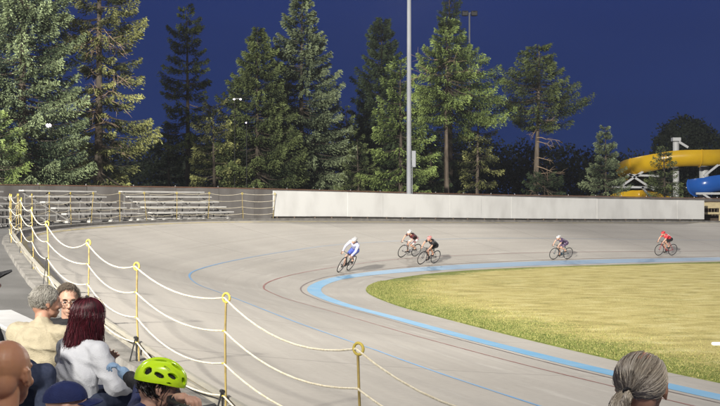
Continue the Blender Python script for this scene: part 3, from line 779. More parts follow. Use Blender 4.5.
# broadleaf behind the slide and dark mass
def leafy(root, blobs, n, leaf, material, seed):
    g = np.random.default_rng(seed); Ps = []
    wts = np.array([b[3] * b[4] * b[5] for b in blobs]); wts = wts / wts.sum()
    for b, w_ in zip(blobs, wts):
        m = max(60, int(n * w_)); v = g.normal(0, 1, (m, 3)); v /= np.linalg.norm(v, axis=1)[:, None]
        r = g.uniform(.55, 1.0, m) ** .6
        ns = np.array([mnoise.noise(Vector((a * 2.6 + b[0], c * 2.6, e * 2.6))) for a, c, e in v]); r = r * (1 + .45 * ns)
        Ps.append(np.array(b[:3]) + v * r[:, None] * np.array(b[3:6]))
    pos = np.concatenate(Ps); m = len(pos); d = g.normal(0, 1, (m, 3)); d /= np.linalg.norm(d, axis=1)[:, None]
    return foliage('crown', root, pos, d, leaf * g.uniform(.6, 1.4, m), leaf * .30 * g.uniform(.7, 1.3, m), np.clip(g.normal(.5, .25, m), 0, 1), material, seed)
q = P(686, 117, 158); root = tree_group('broadleaf_tree', q.x, q.y, 0, 'round dark broadleaf tree rising behind the yellow slide'); trunk(root, q.z * .8, .35, m_bark, 3)
leafy(root, [(0, 0, q.z - 2.6, 3.3, 2.6, 2.6), (-2.2, 0, q.z - 4.2, 2.4, 2, 2.4), (2.4, 0, q.z - 4, 2.6, 2, 2.6), (0, 0, q.z - 6.5, 4, 3, 3)], 15000, .42, G_mass, 3)
g_ = np.random.default_rng(5); blobs = []
yt = lambda px: float(np.interp(px, [-80, 0, 60, 130, 150, 175, 230, 330, 360, 420, 500, 520, 560, 600, 625, 650, 700, 760, 850], [150, 140, 140, 140, 134, 138, 140, 128, 120, 138, 140, 140, 146, 150, 152, 160, 150, 150, 150]))
for px in range(-100, 880, 13):
    for lay in range(2):
        d = 126 + 16 * lay + g_.uniform(-4, 4); top = P(px, yt(px) + g_.uniform(-6, 9), d); hz = top.z
        blobs.append((top.x, top.y, hz - 2.0, g_.uniform(1.3, 2.3), 1.8, 2.0)); blobs.append((top.x + g_.uniform(-1, 1), top.y, hz - 4.6, 2.6, 2.0, 2.6)); blobs.append((top.x, top.y, 1.2, 2.8, 2.0, 2.8))
mass = empty('distant_wood', (0, 130, 0), label='dark belt of distant woodland behind the conifers', kind='stuff', cat='woodland')
blobs2 = [(b[0], b[1] - 130, *b[2:]) for b in blobs]
leafy(mass, blobs2, 230000, .36, G_mass, 9)
for o in [c for c in bpy.data.objects if c.parent == mass]: o.name = 'foliage'

# ------------------------------------------------------------ water slide
m_ys = mat('yellow_fibreglass', (.80, .50, .015), .25, .5, coat=.4, col2=(.70, .42, .015), nscale=.8)
m_bs = mat('blue_fibreglass', (.02, .12, .48), .25, .5, coat=.4)
m_ws = mat('white_steel', (.62, .63, .62), .45, .4)
D = 118.0
def SP(px, py, dd=0): return P(px, py, D + dd)
slide = empty('water_slide', (SP(680, 205).x, D, 0), label='tall water slide with a yellow flume and white steel supports', cat='water slide'); so_ = Vector(slide.location)
def spl(pts, n=10):
    out = []; P_ = [Vector(p) for p in pts]
    for i in range(len(P_) - 1):
        p0 = P_[max(i - 1, 0)]; p1 = P_[i]; p2 = P_[i + 1]; p3 = P_[min(i + 2, len(P_) - 1)]
        for k in range(n):
            u = k / n; out.append(.5 * ((2 * p1) + (-p0 + p2) * u + (2 * p0 - 5 * p1 + 4 * p2 - p3) * u * u + (-p0 + 3 * p1 - 3 * p2 + p3) * u ** 3))
    out.append(P_[-1]); return out
def flume(path, r, material, par, name, segs=7):
    """half-open trough with thick wall, flanges as ribs"""
    pts = spl(path); mb = MB(); fl = []; n = 12; V = []; Fc = []
    L = 0
    for i, p in enumerate(pts):
        d = (pts[min(i + 1, len(pts) - 1)] - pts[max(i - 1, 0)]).normalized(); s = d.cross(Vector((0, 0, 1))).normalized(); u = s.cross(d)
        for (rr, seq) in ((r, range(n + 1)), (r * .94, range(n, -1, -1))):
            for k in seq:
                a = R(-200) + R(220) * k / n if False else R(-215 + 250 * k / n); V.append(p + (s * math.cos(a) + u * math.sin(a)) * rr)
        if i:
            m_ = 2 * (n + 1)
            for k in range(m_): Fc.append(((i - 1) * m_ + k, (i - 1) * m_ + (k + 1) % m_, i * m_ + (k + 1) % m_, i * m_ + k))
            L += (p - pts[i - 1]).length
            if L > 3.0:
                L = 0; ring = []
                for k in range(n + 1):
                    a = R(-215 + 250 * k / n); ring.append(p + (s * math.cos(a) + u * math.sin(a)) * (r + .05))
                fl.append(MB().tube(ring, .055, 5))
    mb.add(V, Fc); tr = mb.build(name, material, par); [q_.build('flange', material, tr) for q_ in fl]
    return tr
yp = [SP(790, 156, 6), SP(750, 155, 3), SP(710, 156, 0), SP(675, 157, 0), SP(648, 162, 1), SP(630, 167, 3.5), SP(628, 173, 8), SP(640, 180, 11), SP(662, 185, 11), SP(700, 190, 10)]
flume([p - so_ for p in yp], 1.02, m_ys, slide, 'yellow_flume')
yp2 = [SP(614, 200, 3), SP(622, 197, 3), SP(640, 195, 3), SP(656, 198, 2), SP(670, 204, 2)]
flume([p - so_ for p in yp2], .9, m_ys, slide, 'lower_yellow_flume')
bp_ = [SP(790, 176, -3), SP(750, 178, -3), SP(720, 181, -3), SP(704, 184, -3), SP(694, 186, -2)]
flume([p - so_ for p in bp_], 1.0, m_bs, slide, 'blue_flume')
def beam(a, b, w_=.28): MB().bar(a - so_, b - so_, w_, w_).build('support_beam', m_ws, slide, smooth=False)
def column(px, ytop, dd=0, r=.42):
    a = SP(px, ytop, dd) - so_; MB().tube([Vector((a.x, a.y, 0)), a], r, 14).build('support_column', m_ws, slide)
column(676, 142, 2.5, .32); column(704, 158, 2.5, .48); column(628, 196, 4, .2); column(641, 190, 4, .25); column(704, 196, -2, .35)
MB().box(SP(676, 139.5, 2.5) - so_, (.8, .8, .35)).build('column_cap', m_ws, slide, smooth=False)
beam(SP(679, 142, 2), SP(688, 147.5, 2), .22); beam(SP(652, 140.5, 30) * 0 + SP(627, 175, 1), SP(659, 176, 1), .2)
beam(SP(620, 187, 1), SP(645, 170, 1), .2); beam(SP(629, 174, 1), SP(654, 190, 1), .2); beam(SP(612, 187, 1), SP(658, 187.5, 1), .2)
beam(SP(642, 187, 1), SP(652, 199, 1), .2); beam(SP(678, 165, 0), SP(724, 164.5, 0), .22); beam(SP(718, 165, -1), SP(704, 176, -1), .2)
beam(SP(696, 193.5, -4), SP(724, 193.5, -4), .2); beam(SP(703, 194, -4), SP(712, 200, -4), .18)

# timber judges' booth beyond the end of the hoarding
tt_ = t_for_x(714, 10); q = outp(tt_, 1.2, surf(tt_, 99).z)
booth = empty('timber_booth', q, rz=math.atan2(tang(tt_)[1], tang(tt_)[0]), label='cream timber booth with a dark slatted opening past the right end of the hoarding', cat='booth')
m_cream = mat('cream_timber', (.62, .52, .30), .7, .3, col2=(.50, .42, .26), nscale=3, stretch=(1, 1, 5))
Lq = 5.0
MB().box((Lq / 2 - .7, .05, 1.10), (Lq, .06, .42)).build('fascia', m_cream, booth, smooth=False)
MB().box((Lq / 2 - .7, .05, .56), (Lq, .06, .14)).build('rail', m_cream, booth, smooth=False)
MB().box((Lq / 2 - .7, .9, .55), (Lq, .04, 1.1)).build('back_panel', m_wood, booth, smooth=False)
MB().box((Lq / 2 - .7, .5, 1.33), (Lq + .1, 1.1, .05)).build('roof', m_wood, booth, smooth=False)
for k in range(18):
    x = -.62 + k * .27; MB().box((x, .06, .72), (.05, .05, .28)).build('baluster', m_wood, booth, smooth=False)
for x in (-.66, 1.8, 4.2): MB().box((x, .1, .64), (.09, .09, 1.3)).build('post', m_cream, booth, smooth=False)
# ------------------------------------------------------------ bodies
def bake(mb, name, voxel, smooth_it=4, sub=None, disp=None):
    me = mb.mesh(name + '_raw'); o = bpy.data.objects.new('tmp', me); COL.objects.link(o)
    rm = o.modifiers.new('r', 'REMESH'); rm.mode = 'VOXEL'; rm.voxel_size = voxel; rm.use_smooth_shade = True
    if smooth_it: sm = o.modifiers.new('s', 'SMOOTH'); sm.factor = .5; sm.iterations = smooth_it
    dg = bpy.context.evaluated_depsgraph_get(); dg.update()
    out = bpy.data.meshes.new_from_object(o.evaluated_get(dg)); out.name = name
    bpy.data.objects.remove(o); bpy.data.meshes.remove(me); out.materials.clear()
    if disp:
        n = len(out.vertices); co = np.empty(n * 3, dtype=np.float32); out.vertices.foreach_get('co', co); co = co.reshape(-1, 3)
        no = np.empty(n * 3, dtype=np.float32); out.vertices.foreach_get('normal', no); no = no.reshape(-1, 3)
        amp, sx, sy, sz, seed = disp
        dv = np.array([mnoise.noise(Vector((p[0] * sx + seed, p[1] * sy + 2.0 * p[2], p[2] * sz + 3.0 * p[0]))) for p in co])
        d2 = np.array([mnoise.noise(Vector((p[0] * sx * 2.6 + 3 * p[2], p[1] * sy * 2.6 + seed, p[2] * sz * 1.9 + 5.0 * p[0]))) for p in co])
        dv = (1 - np.abs(dv) * 2.2) + .55 * (1 - np.abs(d2) * 2.6)          # ridged: folds
        out.vertices.foreach_set('co', (co + no * (amp * dv)[:, None]).ravel()); out.update()
    return out
def rotm(yaw=0, pitch=0, roll=0):
    return Matrix.Rotation(yaw, 3, 'Z') @ Matrix.Rotation(pitch, 3, 'X') @ Matrix.Rotation(roll, 3, 'Y')
def head_prims(mb, H, M, sc=1.0, nose=1.0, ears=True):
    """head centre H, M maps head frame (y forward, z up) to body frame"""
    def e(c, r, rr=None): mb.ell(H + M @ (Vector(c) * sc), [a * sc for a in r], (M @ rr) if rr is not None else M, 18, 12)
    def c(a, b, ra, rb): mb.cap(H + M @ (Vector(a) * sc), H + M @ (Vector(b) * sc), ra * sc, rb * sc, 10)
    e((0, -.012, .032), (.076, .098, .086)); e((0, .030, -.012), (.066, .066, .080)); e((0, .040, -.062), (.052, .050, .048))
    e((0, .070, -.094), (.026, .020, .018)); e((0, .072, .028), (.054, .024, .020)); e((0, -.05, -.02), (.060, .055, .07))
    for s in (-1, 1):
        e((s * .038, .070, -.028), (.022, .020, .020))
        if ears:
            e((s * .077, -.008, -.008), (.008, .019, .032), rotm(s * -.35)); c((s * .082, -.022, .012), (s * .084, -.018, -.018), .0065, .006); c((s * .080, .004, .016), (s * .084, -.020, .016), .006, .0065); e((s * .078, .002, -.032), (.007, .010, .011))
        e((s * .014, .102, -.034), (.010, .010, .008))
    c((0, .094, .010), (0, .114, -.026), .010 * nose, .0135 * nose); e((0, .095, -.061), (.024, .010, .0055)); e((0, .093, -.072), (.020, .010, .007))
def hand_prims(mb, W, d, up, sc=1.0, curl=.5, side=1):
    """wrist W, d = finger direction, up = back-of-hand normal, side +1 thumb to the left of d"""
    d = d.normalized(); s = up.cross(d).normalized() * side; up = d.cross(s).normalized() * side
    up = (up if up.length else Vector((0, 0, 1))); M = Matrix((s, d, up)).transposed()
    mb.ell(W + d * .045 * sc, (.040 * sc, .050 * sc, .015 * sc), M, 12, 8); mb.cap(W - d * .02 * sc, W + d * .03 * sc, .026 * sc, .030 * sc, 10)
    lens = (.072, .080, .074, .058)
    for k in range(4):
        b = W + d * (.088 - .004 * abs(k - 1.3)) * sc + s * (.030 - .0205 * k) * sc
        dd = (d + s * (.16 - .11 * k)).normalized(); L = lens[k] * sc; c0 = curl * (.7 + .15 * k)
        p1 = b + (dd * math.cos(c0 * .5) - up * math.sin(c0 * .5)) * L * .45
        p2 = p1 + (dd * math.cos(c0 * 1.3) - up * math.sin(c0 * 1.3)) * L * .30
        p3 = p2 + (dd * math.cos(c0 * 1.9) - up * math.sin(c0 * 1.9)) * L * .25
        mb.cap(b, p1, .0098 * sc, .0088 * sc, 8); mb.cap(p1, p2, .0088 * sc, .0080 * sc, 8); mb.cap(p2, p3, .0080 * sc, .0070 * sc, 8)
    t0 = W + d * .025 * sc + s * .032 * sc; t1 = t0 + (s * .7 + d * .7 - up * .2).normalized() * .038 * sc; t2 = t1 + (s * .3 + d * .95 - up * .25).normalized() * .030 * sc
    mb.cap(t0, t1, .0135 * sc, .0110 * sc, 8); mb.cap(t1, t2, .0108 * sc, .0085 * sc, 8)
def frame_head(J):
    return Vector(J['head']), rotm(J.get('hyaw', 0), J.get('hpitch', 0), J.get('hroll', 0))
SEAT = dict(pelvis=(0, 0, .10), waist=(0, .01, .24), chest=(0, .04, .42), neck=(0, .045, .545), head=(0, .085, .70), sh=.185,
            elL=(-.26, .10, .24), wrL=(-.13, .32, .17), elR=(.26, .10, .24), wrR=(.13, .32, .17), hipw=.095,
            knL=(-.13, .46, .10), anL=(-.13, .47, -.34), knR=(.13, .46, .10), anR=(.13, .47, -.34))
def pose(**kw): d = dict(SEAT); d.update(kw); return d
def V3(p): return Vector(p)
def sides(J):
    ch = V3(J['chest']); sh = J['sh']; tw = J.get('twist', 0); ax = Vector((math.cos(tw), math.sin(tw), 0)); shz = V3((0, 0, J.get('shz', .06)))
    return {'L': ch - ax * sh + shz, 'R': ch + ax * sh + shz}, {'L': V3(J['pelvis']) + Vector((-J['hipw'], .02, -.01)), 'R': V3(J['pelvis']) + Vector((J['hipw'], .02, -.01))}
def body_mesh(J, name, voxel, hands=True, build=1.0, foot=True, hdir=None, curl=.5, headsc=1.0, hup=None):
    mb = MB(); S, Hp = sides(J); H, M = frame_head(J)
    head_prims(mb, H, M, headsc)
    nk = V3(J['neck']); mb.cap(nk - Vector((0, .0, .05)), H + M @ Vector((0, -.02, -.06)), .060 * build, .054, 14)
    mb.cap(V3(J['pelvis']), V3(J['waist']), .115 * build, .10 * build); mb.cap(V3(J['waist']), V3(J['chest']), .10 * build, .115 * build)
    mb.cap(V3(J['chest']), nk - Vector((0, 0, .03)), .11 * build, .05)
    for s in 'LR':
        mb.cap(nk - Vector((0, 0, .05)), S[s], .055, .050 * build); mb.cap(S[s], V3(J['el' + s]), .045 * build, .036 * build); mb.cap(V3(J['el' + s]), V3(J['wr' + s]), .036 * build, .025)
        mb.cap(Hp[s], V3(J['kn' + s]), .078 * build, .052 * build); mb.cap(V3(J['kn' + s]), V3(J['an' + s]), .050 * build, .034)
        if hands is True or (hands and s in hands):
            d = (V3(J['wr' + s]) - V3(J['el' + s])).normalized()
            if hdir and s in hdir: d = V3(hdir[s])
            up = V3(hup[s]) if hup and s in hup else Vector((0, 0, 1))
            hand_prims(mb, V3(J['wr' + s]) + d * .01, d, up, 1, curl, 1 if s == 'R' else -1)
        if foot:
            a = V3(J['an' + s]); mb.cap(a + Vector((0, -.02, -.05)), a + Vector((0, .13, -.06)), .035, .028)
    return bake(mb, name, voxel, 3)
def top_mesh(J, name, voxel, puff=.022, build=1.0, collar=.0, sleeve=1.0, disp=(.006, 5, 5, 9, 1), hood=False, hem=.0, smooth_it=8):
    mb = MB(); S, Hp = sides(J); nk = V3(J['neck']); P_ = V3(J['pelvis']); W_ = V3(J['waist']); C_ = V3(J['chest'])
    def slab(c, rx, ry, rz): mb.ell(c, (rx, ry, rz), Matrix.Rotation(J.get('twist', 0), 3, 'Z'), 20, 14)
    slab(P_ + Vector((0, 0, .02 - hem * .5)), .165 * build + puff, .125 * build + puff, .15 + hem); slab(P_.lerp(W_, .6), .158 * build + puff, .118 * build + puff, .15)
    slab(W_.lerp(C_, .35), .165 * build + puff, .115 * build + puff, .15); slab(C_ - Vector((0, 0, .02)), .182 * build + puff, .118 * build + puff, .14)
    mb.cap(C_ + Vector((0, 0, .02)), nk - Vector((0, .01, .035)), .12 * build + puff, .060 + collar)
    for s in 'LR':
        mb.cap(nk - Vector((0, .012, .055)), S[s] - Vector((0, 0, .005)), .060, .062 * build + puff * .7)
        e_ = V3(J['el' + s]); w_ = V3(J['wr' + s])
        mb.cap(S[s] - Vector((0, 0, .01)), e_, .058 * build + puff * .8, .046 * build + puff * .8)
        if sleeve >= 1: mb.cap(e_, e_.lerp(w_, .94), .046 * build + puff * .8, .033 + puff * .5)
        elif sleeve > 0: pass
    if collar > 0: mb.torus(nk - Vector((0, .006, .012)), .062 + collar * .4, .018, 'Z', 20, 8)
    return bake(mb, name, voxel, smooth_it, disp=disp)
def trousers_mesh(J, name, voxel, puff=.016, disp=(.005, 6, 6, 6, 4)):
    mb = MB(); S, Hp = sides(J); P_ = V3(J['pelvis'])
    mb.ell(P_ + Vector((0, 0, -.005)), (.165 + puff, .125 + puff, .12), None, 18, 12)
    for s in 'LR':
        a = V3(J['an' + s]); mb.cap(Hp[s], V3(J['kn' + s]), .082 + puff, .058 + puff); mb.cap(V3(J['kn' + s]), a.lerp(V3(J['kn' + s]), .08), .056 + puff, .045 + puff)
    return bake(mb, name, voxel, 6, disp=disp)
def shoe_meshes(J, parent, material):
    for s in 'LR':
        a = V3(J['an' + s]); mb = MB(); mb.cap(a + Vector((0, -.03, -.045)), a + Vector((0, .15, -.058)), .045, .036); mb.cap(a + Vector((0, -.02, -.01)), a + Vector((0, -.02, -.05)), .044, .045)
        link('shoe', bake(mb, 'shoe', .010, 2), material, parent)
def strands(name, lines, r0, parent, material, tints=None, n=3):
    """lines: (m, k, 3) arrays -> thin tapered tubes"""
    Ls = np.asarray(lines, dtype=float); m, k, _ = Ls.shape
    T_ = np.gradient(Ls, axis=1); T_ /= np.linalg.norm(T_, axis=2)[:, :, None] + 1e-9
    ref = np.broadcast_to(np.array([.31, .22, .92]), T_.shape); A = np.cross(T_, ref); A /= np.linalg.norm(A, axis=2)[:, :, None] + 1e-9; Bv = np.cross(T_, A)
    rr = r0 * np.interp(np.linspace(0, 1, k), [0, .2, .75, 1], [.8, 1, .8, .15])[None, :, None]
    if np.ndim(r0): rr = np.asarray(r0)[:, None, None] * np.interp(np.linspace(0, 1, k), [0, .2, .75, 1], [.8, 1, .8, .15])[None, :, None]
    V = np.stack([Ls + (A * math.cos(2 * math.pi * j / n) + Bv * math.sin(2 * math.pi * j / n)) * rr for j in range(n)], 2)   # m,k,n,3
    idx = np.arange(m * k * n).reshape(m, k, n); nx = np.roll(idx, -1, axis=2)
    Fq = np.stack([idx[:, :-1], nx[:, :-1], nx[:, 1:], idx[:, 1:]], -1).reshape(-1, 4)
    tv = np.repeat(tints, k * n) if tints is not None else np.zeros(m * k * n)
    return link(name, npmesh(name, V.reshape(-1, 3), Fq, tint=tv), material, parent, smooth=True)
HR = np.array([.0765, .0985, .0865]); HC = np.array([0, -.012, .032])
def unit(v): return v / (np.linalg.norm(v, axis=-1, keepdims=True) + 1e-9)
def scalp(u, lift=.003): return HC + u * (HR + lift)
def to_body(J, pts):
    H, M = frame_head(J); Mn = np.array(M); return pts @ Mn.T + np.array(H)
def hair_short(J, name, parent, material, n=1600, L=.04, seed=1, fwd=(0, -.6, -.5), lift=.45, zmin=-.35, front=.62, r=.0016, part=None, curlam=.25):
    g = np.random.default_rng(seed); us = []
    while len(us) < n:
        u = unit(g.normal(0, 1, 3)); 
        lim = zmin if u[1] < .15 else zmin + (u[1] - .15) * 1.9
        if u[2] < lim or u[1] > front and u[2] < .75: continue
        if abs(u[0]) > .85 and abs(u[1]) < .3 and u[2] < -.05: continue
        us.append(u)
    us = np.array(us); k = 6; p = scalp(us); lines = [p]; d = us * lift + np.array(fwd) * (1 - lift) + g.normal(0, curlam, us.shape); 
    if part is not None: d[:, 0] += np.sign(us[:, 0] - part) * .5
    for s in range(k - 1):
        t_ = d - us * np.sum(d * us, 1)[:, None] * (.55 + .1 * s); t_ = unit(t_); p = p + t_ * (L * g.uniform(.8, 1.2, (len(us), 1))) / (k - 1) + us * .0012 * (1 if s < 2 else -.3)
        q = (p - HC) / (HR + .004); rn = np.linalg.norm(q, axis=1); us = unit(q); p = np.where((rn < 1)[:, None], HC + us * (HR + .004), p); lines.append(p.copy())
        d = t_ + np.array([0, 0, -.16]) + g.normal(0, curlam * .6, us.shape)
    lines = np.stack(lines, 1); lines = to_body(J, lines.reshape(-1, 3)).reshape(len(us), k, 3)
    return strands(name, lines, r * g.uniform(.7, 1.3, len(us)), parent, material, np.clip(g.normal(.5, .25, len(us)), 0, 1))
def hair_shell(J, mb, zmin=-.35, front=.62, lift=.002):
    H, M = frame_head(J); nu, nv = 40, 26; V = []; ok = []
    for j in range(nv + 1):
        for i in range(nu):
            th = math.pi * j / nv; ph = 2 * math.pi * i / nu; u = np.array([math.sin(th) * math.cos(ph), math.sin(th) * math.sin(ph), math.cos(th)])
            lim = zmin if u[1] < .15 else zmin + (u[1] - .15) * 1.9
            ok.append(not (u[2] < lim or (u[1] > front and u[2] < .75) or (abs(u[0]) > .85 and abs(u[1]) < .3 and u[2] < -.05)))
            V.append(H + M @ Vector(HC + u * (HR + (lift if ok[-1] else -.004))))
    Fc = []
    for j in range(nv):
        for i in range(nu):
            q = (j * nu + i, (j + 1) * nu + i, (j + 1) * nu + (i + 1) % nu, j * nu + (i + 1) % nu)
            if all(ok[a] for a in q): Fc.append(q)
    mb.add(V, Fc)
def hairmat(name, c0, c1, rough=.45): 
    m = tint_material(name, c0, c1, rough, .45); return m

m_skin = mat('pale_skin', (.50, .29, .20), .5, .35, sub=.12, col2=(.56, .34, .25), nscale=14)
m_skin_b = mat('tanned_skin', (.47, .235, .145), .46, .35, sub=.12, col2=(.45, .22, .115), nscale=12, bump=.04, bscale=60)
m_skin_r = mat('ruddy_skin', (.47, .25, .17), .5, .35, sub=.1, col2=(.54, .30, .21), nscale=14)
m_eyew = mat('eye_white', (.42, .40, .38), .25, .5); m_iris = mat('dark_iris', (.03, .02, .015), .2, .6)
m_fleece = mat('beige_fleece', (.50, .44, .31), .95, .1, col2=(.44, .385, .27), nscale=20, bump=.4, bscale=140)
m_sweat = mat('pale_grey_knit', (.52, .53, .56), .92, .12, col2=(.46, .47, .50), nscale=14, bump=.35, bscale=160)
m_navy = mat('navy_cloth', (.014, .020, .075), .8, .25, col2=(.020, .030, .105), nscale=10, bump=.3, bscale=120)
m_black = mat('black_cloth', (.018, .018, .020), .8, .25, col2=(.03, .03, .032), nscale=10, bump=.3, bscale=120)
m_dkred = mat('dark_red_cloth', (.20, .025, .03), .85, .2, bump=.3, bscale=120)
m_jean = mat('dark_denim', (.035, .045, .08), .9, .15, col2=(.05, .06, .10), nscale=40)
m_shoe = mat('dark_shoe', (.03, .028, .026), .6, .4)
m_glove = mat('pale_blue_glove', (.24, .36, .52), .8, .2, bump=.3, bscale=90)

def person(J, loc, phi, label, skin, topm, voxel=.009, puff=.022, build=1.0, collar=.0, trm=None, disp=(.006, 5, 5, 9, 1), hdir=None, curl=.5, sleeve=1.0, topname='jumper', hup=None, headsc=1.0, hem=.04, handset=True):
    root = empty('person', loc, phi - math.pi / 2, label=label, cat='person')
    bd = link('body', body_mesh(J, 'body', voxel, handset, .92 * build, True, hdir, curl, headsc, hup), skin, root)
    tp = link(topname, top_mesh(J, topname, max(voxel, .010), puff, build, collar, sleeve, disp, False, hem), topm, root)
    tr = link('trousers', trousers_mesh(J, 'trousers', .013), trm or m_jean, root); shoe_meshes(J, root, m_shoe)
    return root, bd, tp
def eyes(J, parent, col=None):
    H, M = frame_head(J)
    for s in (-1, 1):
        c = H + M @ Vector((s * .031, .0865, .006)); o = MB().ell(c, (.0120, .0110, .0068), M).build('eye', m_eyew, parent)
        MB().ell(H + M @ Vector((s * .031, .0955, .006)), (.0055, .0030, .0055), M).build('iris', m_iris, o)

# -- near bleacher under the spectators ---------------------------------------
u_ = Vector((-.435, .90, 0)).normalized(); nv_ = Vector((-.90, -.435, 0)).normalized()   # along the rail / away from the track
def BL(along, off, z): # origin at the rail abeam of the camera
    base = Vector((4.14, 2.0, 0)); return base + u_ * along + nv_ * off + Vector((0, 0, z))
rz_b = math.atan2(u_.y, u_.x)
stand = empty('spectator_bleacher', BL(4, 2.7, 0), rz_b, label='grey plank bleacher under the spectators beside the rope railing', cat='bleacher')
def row(off, zs, l0=-4.5, l1=8.6, w_=.30):
    a = BL(0, off, 0); mb = MB()
    y = (off - 2.7)
    mb.box(((l0 + l1) / 2 - 4, y, zs - .02), (l1 - l0, w_, .045), bev=.01).build('seat_plank', mat('pale_seat_plank', (.50, .50, .48), .6, .35, col2=(.42, .42, .40), nscale=3, stretch=(1, 6, 1)), stand)
    MB().box(((l0 + l1) / 2 - 4, y - .30, zs - .47), (l1 - l0, .34, .04), bev=.01).build('footboard', m_alu, stand)
for off, zs in ((2.05, 1.30), (2.80, 1.60), (3.6, 1.86), (4.5, 2.1)): row(off, zs)
MB().box((6.75, .05, 1.97), (2.3, .34, .04), bev=.01).build('guard_board', mat('pale_guard_board', (.50, .50, .49), .7, .25, col2=(.42, .42, .41), nscale=3), stand)
for xx in (5.8, 6.8, 7.7): MB().box((xx, .05, 1.2), (.07, .07, 1.5)).build('board_post', m_frame, stand, smooth=False)
for k in range(6):
    x = -4.2 + k * 2.5 - 4; mb = MB(); mb.bar((x, -1.0, .45), (x, 2.1, .45), .06, .06); mb.bar((x, -.9, .6), (x, 1.9, 2.0), .05, .05)
    for off, zs in ((2.05, 1.30), (2.80, 1.60), (3.6, 1.86), (4.5, 2.1)): mb.bar((x, off - 2.7, .45), (x, off - 2.7, zs - .04), .05, .05)
    mb.build('frame', m_frame, stand, smooth=False)

# -- red-haired woman ------------------------------------------------------------
def at(px, py, d, J, phi, off=(0, 0)):
    """root so that the head centre of pose J (turned to phi) lands at the point"""
    h = Matrix.Rotation(phi - math.pi / 2, 3, 'Z') @ Vector(J['head']); q = P(px, py, d); return Vector((q.x - h.x, q.y - h.y, q.z - h.z))
J = pose(head=(.0, .12, .665), neck=(0, .06, .535), chest=(0, .05, .40), waist=(0, 0, .22), hyaw=R(-8), hpitch=R(-14), elL=(-.25, .14, .22), elR=(.27, .12, .22), wrR=(.20, .36, .20), sh=.168, shz=.045)
PH = R(52); wl = at(89.5, 317.5, 8.2, J, PH)
wo, wb, wt = person(J, wl, PH, 'woman with long dark red hair seen from behind in a pale grey jumper, leaning forward', m_skin, m_sweat, .009, .016, .93, .0, disp=(.016, 4, 4, 7, 3))
g = np.random.default_rng(3); n = 4600; us = []
while len(us) < n:
    u = unit(g.normal(0, 1, 3)); 
    if u[2] < -.1 or u[1] > .55 or (u[1] > .3 and u[2] < .35): continue
    us.append(u)
us = np.array(us); k = 12; lines = np.empty((n, k, 3)); az = np.arctan2(us[:, 1], us[:, 0]); th = np.arccos(np.clip(us[:, 2], -1, 1))
Ln = .29 + g.normal(0, .045, n); rad_off = g.uniform(.004, .022, n) + (g.uniform(0, 1, n) > .95) * g.uniform(0, .012, n); side_n = g.normal(0, .016, (n, 1)); wv = g.uniform(0, 6.28, n)
az_t = np.where(az > 0, np.where(az < 1.57, np.minimum(az, .62), np.maximum(az, 2.52)), az)
for j in range(k):
    s_ = Ln * j / (k - 1); th_j = th + s_ / .09; over = np.maximum(th_j - 1.62, 0) * .09; thc = np.minimum(th_j, 1.62); azj = az + (az_t - az) * min(1, j / 5)
    u = np.stack([np.sin(thc) * np.cos(azj), np.sin(thc) * np.sin(azj), np.cos(thc)], 1); p = HC + u * (HR + rad_off[:, None])
    p[:, 2] -= over; f = over / .25; p[:, 0] *= (1 - .10 * f); p[:, 1] = p[:, 1] * (1 - .12 * f) - .030 * f
    p += np.stack([np.sin(wv + over * 26) * .010 * (over > 0), np.cos(wv * 2 + over * 18) * .006 * (over > 0), np.zeros(n)], 1); p[:, :2] += side_n * f[:, None]
    lines[:, j] = p
H_, M_ = frame_head(J)
Mup = np.array(rotm(R(-8), R(-2)))
lines = lines.reshape(-1, 3) @ Mup.T + np.array(H_)
strands('hair', lines.reshape(n, k, 3), .0018 * g.uniform(.6, 1.4, n), wb, hairmat('dark_red_hair', (.012, .004, .005), (.11, .012, .022)), np.clip(g.normal(.45, .28, n), 0, 1))
mb = MB(); hair_shell(J, mb, zmin=-.5, front=.5, lift=.005); mb.build('hair_cap', mat('dark_red_hair_base', (.03, .005, .008), .6), wb)

# -- white-haired man -------------------------------------------------------------
J = pose(head=(.0, .10, .69), hyaw=R(-38), hpitch=R(-6), elL=(-.25, .12, .23), elR=(.26, .14, .24), sh=.19, shz=.05, chest=(0, .03, .42))
PH = R(68); wl = at(46.5, 302, 8.75, J, PH)
o, bd, tp = person(J, wl, PH, 'white-haired man in a beige fleece turned to the man with glasses', m_skin_r, m_fleece, .009, .020, 1.0, .022, disp=(.016, 4, 4, 8, 5), topname='fleece', hem=.10, trm=m_black)
mw = hairmat('white_hair', (.22, .205, .175), (.50, .475, .42), .6)
hair_short(J, 'hair', bd, mw, 6000, .055, 4, fwd=(.1, -.5, -.7), lift=.26, zmin=-.55, r=.0013, curlam=.20)
mb = MB(); hair_shell(J, mb, zmin=-.5, lift=.003); mb.build('hair_base', mat('white_hair_base', (.26, .24, .21), .8), bd)

# -- man with glasses, facing the camera ---------------------------------------------
J = pose(head=(.0, .09, .70), hyaw=R(4), hpitch=R(-10), elR=(.27, .08, .24), wrR=(.20, .30, .36), elL=(-.30, .16, .30), wrL=(-.43, .34, .42), sh=.18, chest=(0, .03, .42))
PH = R(-78); wl = at(68.5, 300, 9.3, J, PH)
def loc_of(px, py, d, root, phi): return Matrix.Rotation(-(phi - math.pi / 2), 3, 'Z') @ (P(px, py, d) - root)
J['wrL'] = tuple(loc_of(108, 362, 8.4, wl, PH)); J['elL'] = tuple(loc_of(97, 378, 8.9, wl, PH))
o, bd, tp = person(J, wl, PH, 'grey-brown haired man in glasses and dark jacket facing the camera, hand raised', m_skin, m_black, .0058, .024, 1.0, .012, topname='jacket', hdir={'L': tuple(loc_of(117, 347, 8.3, wl, PH) - V3(J['wrL']))}, curl=.35, hup={'L': (0, -1, .25)})
eyes(J, bd)
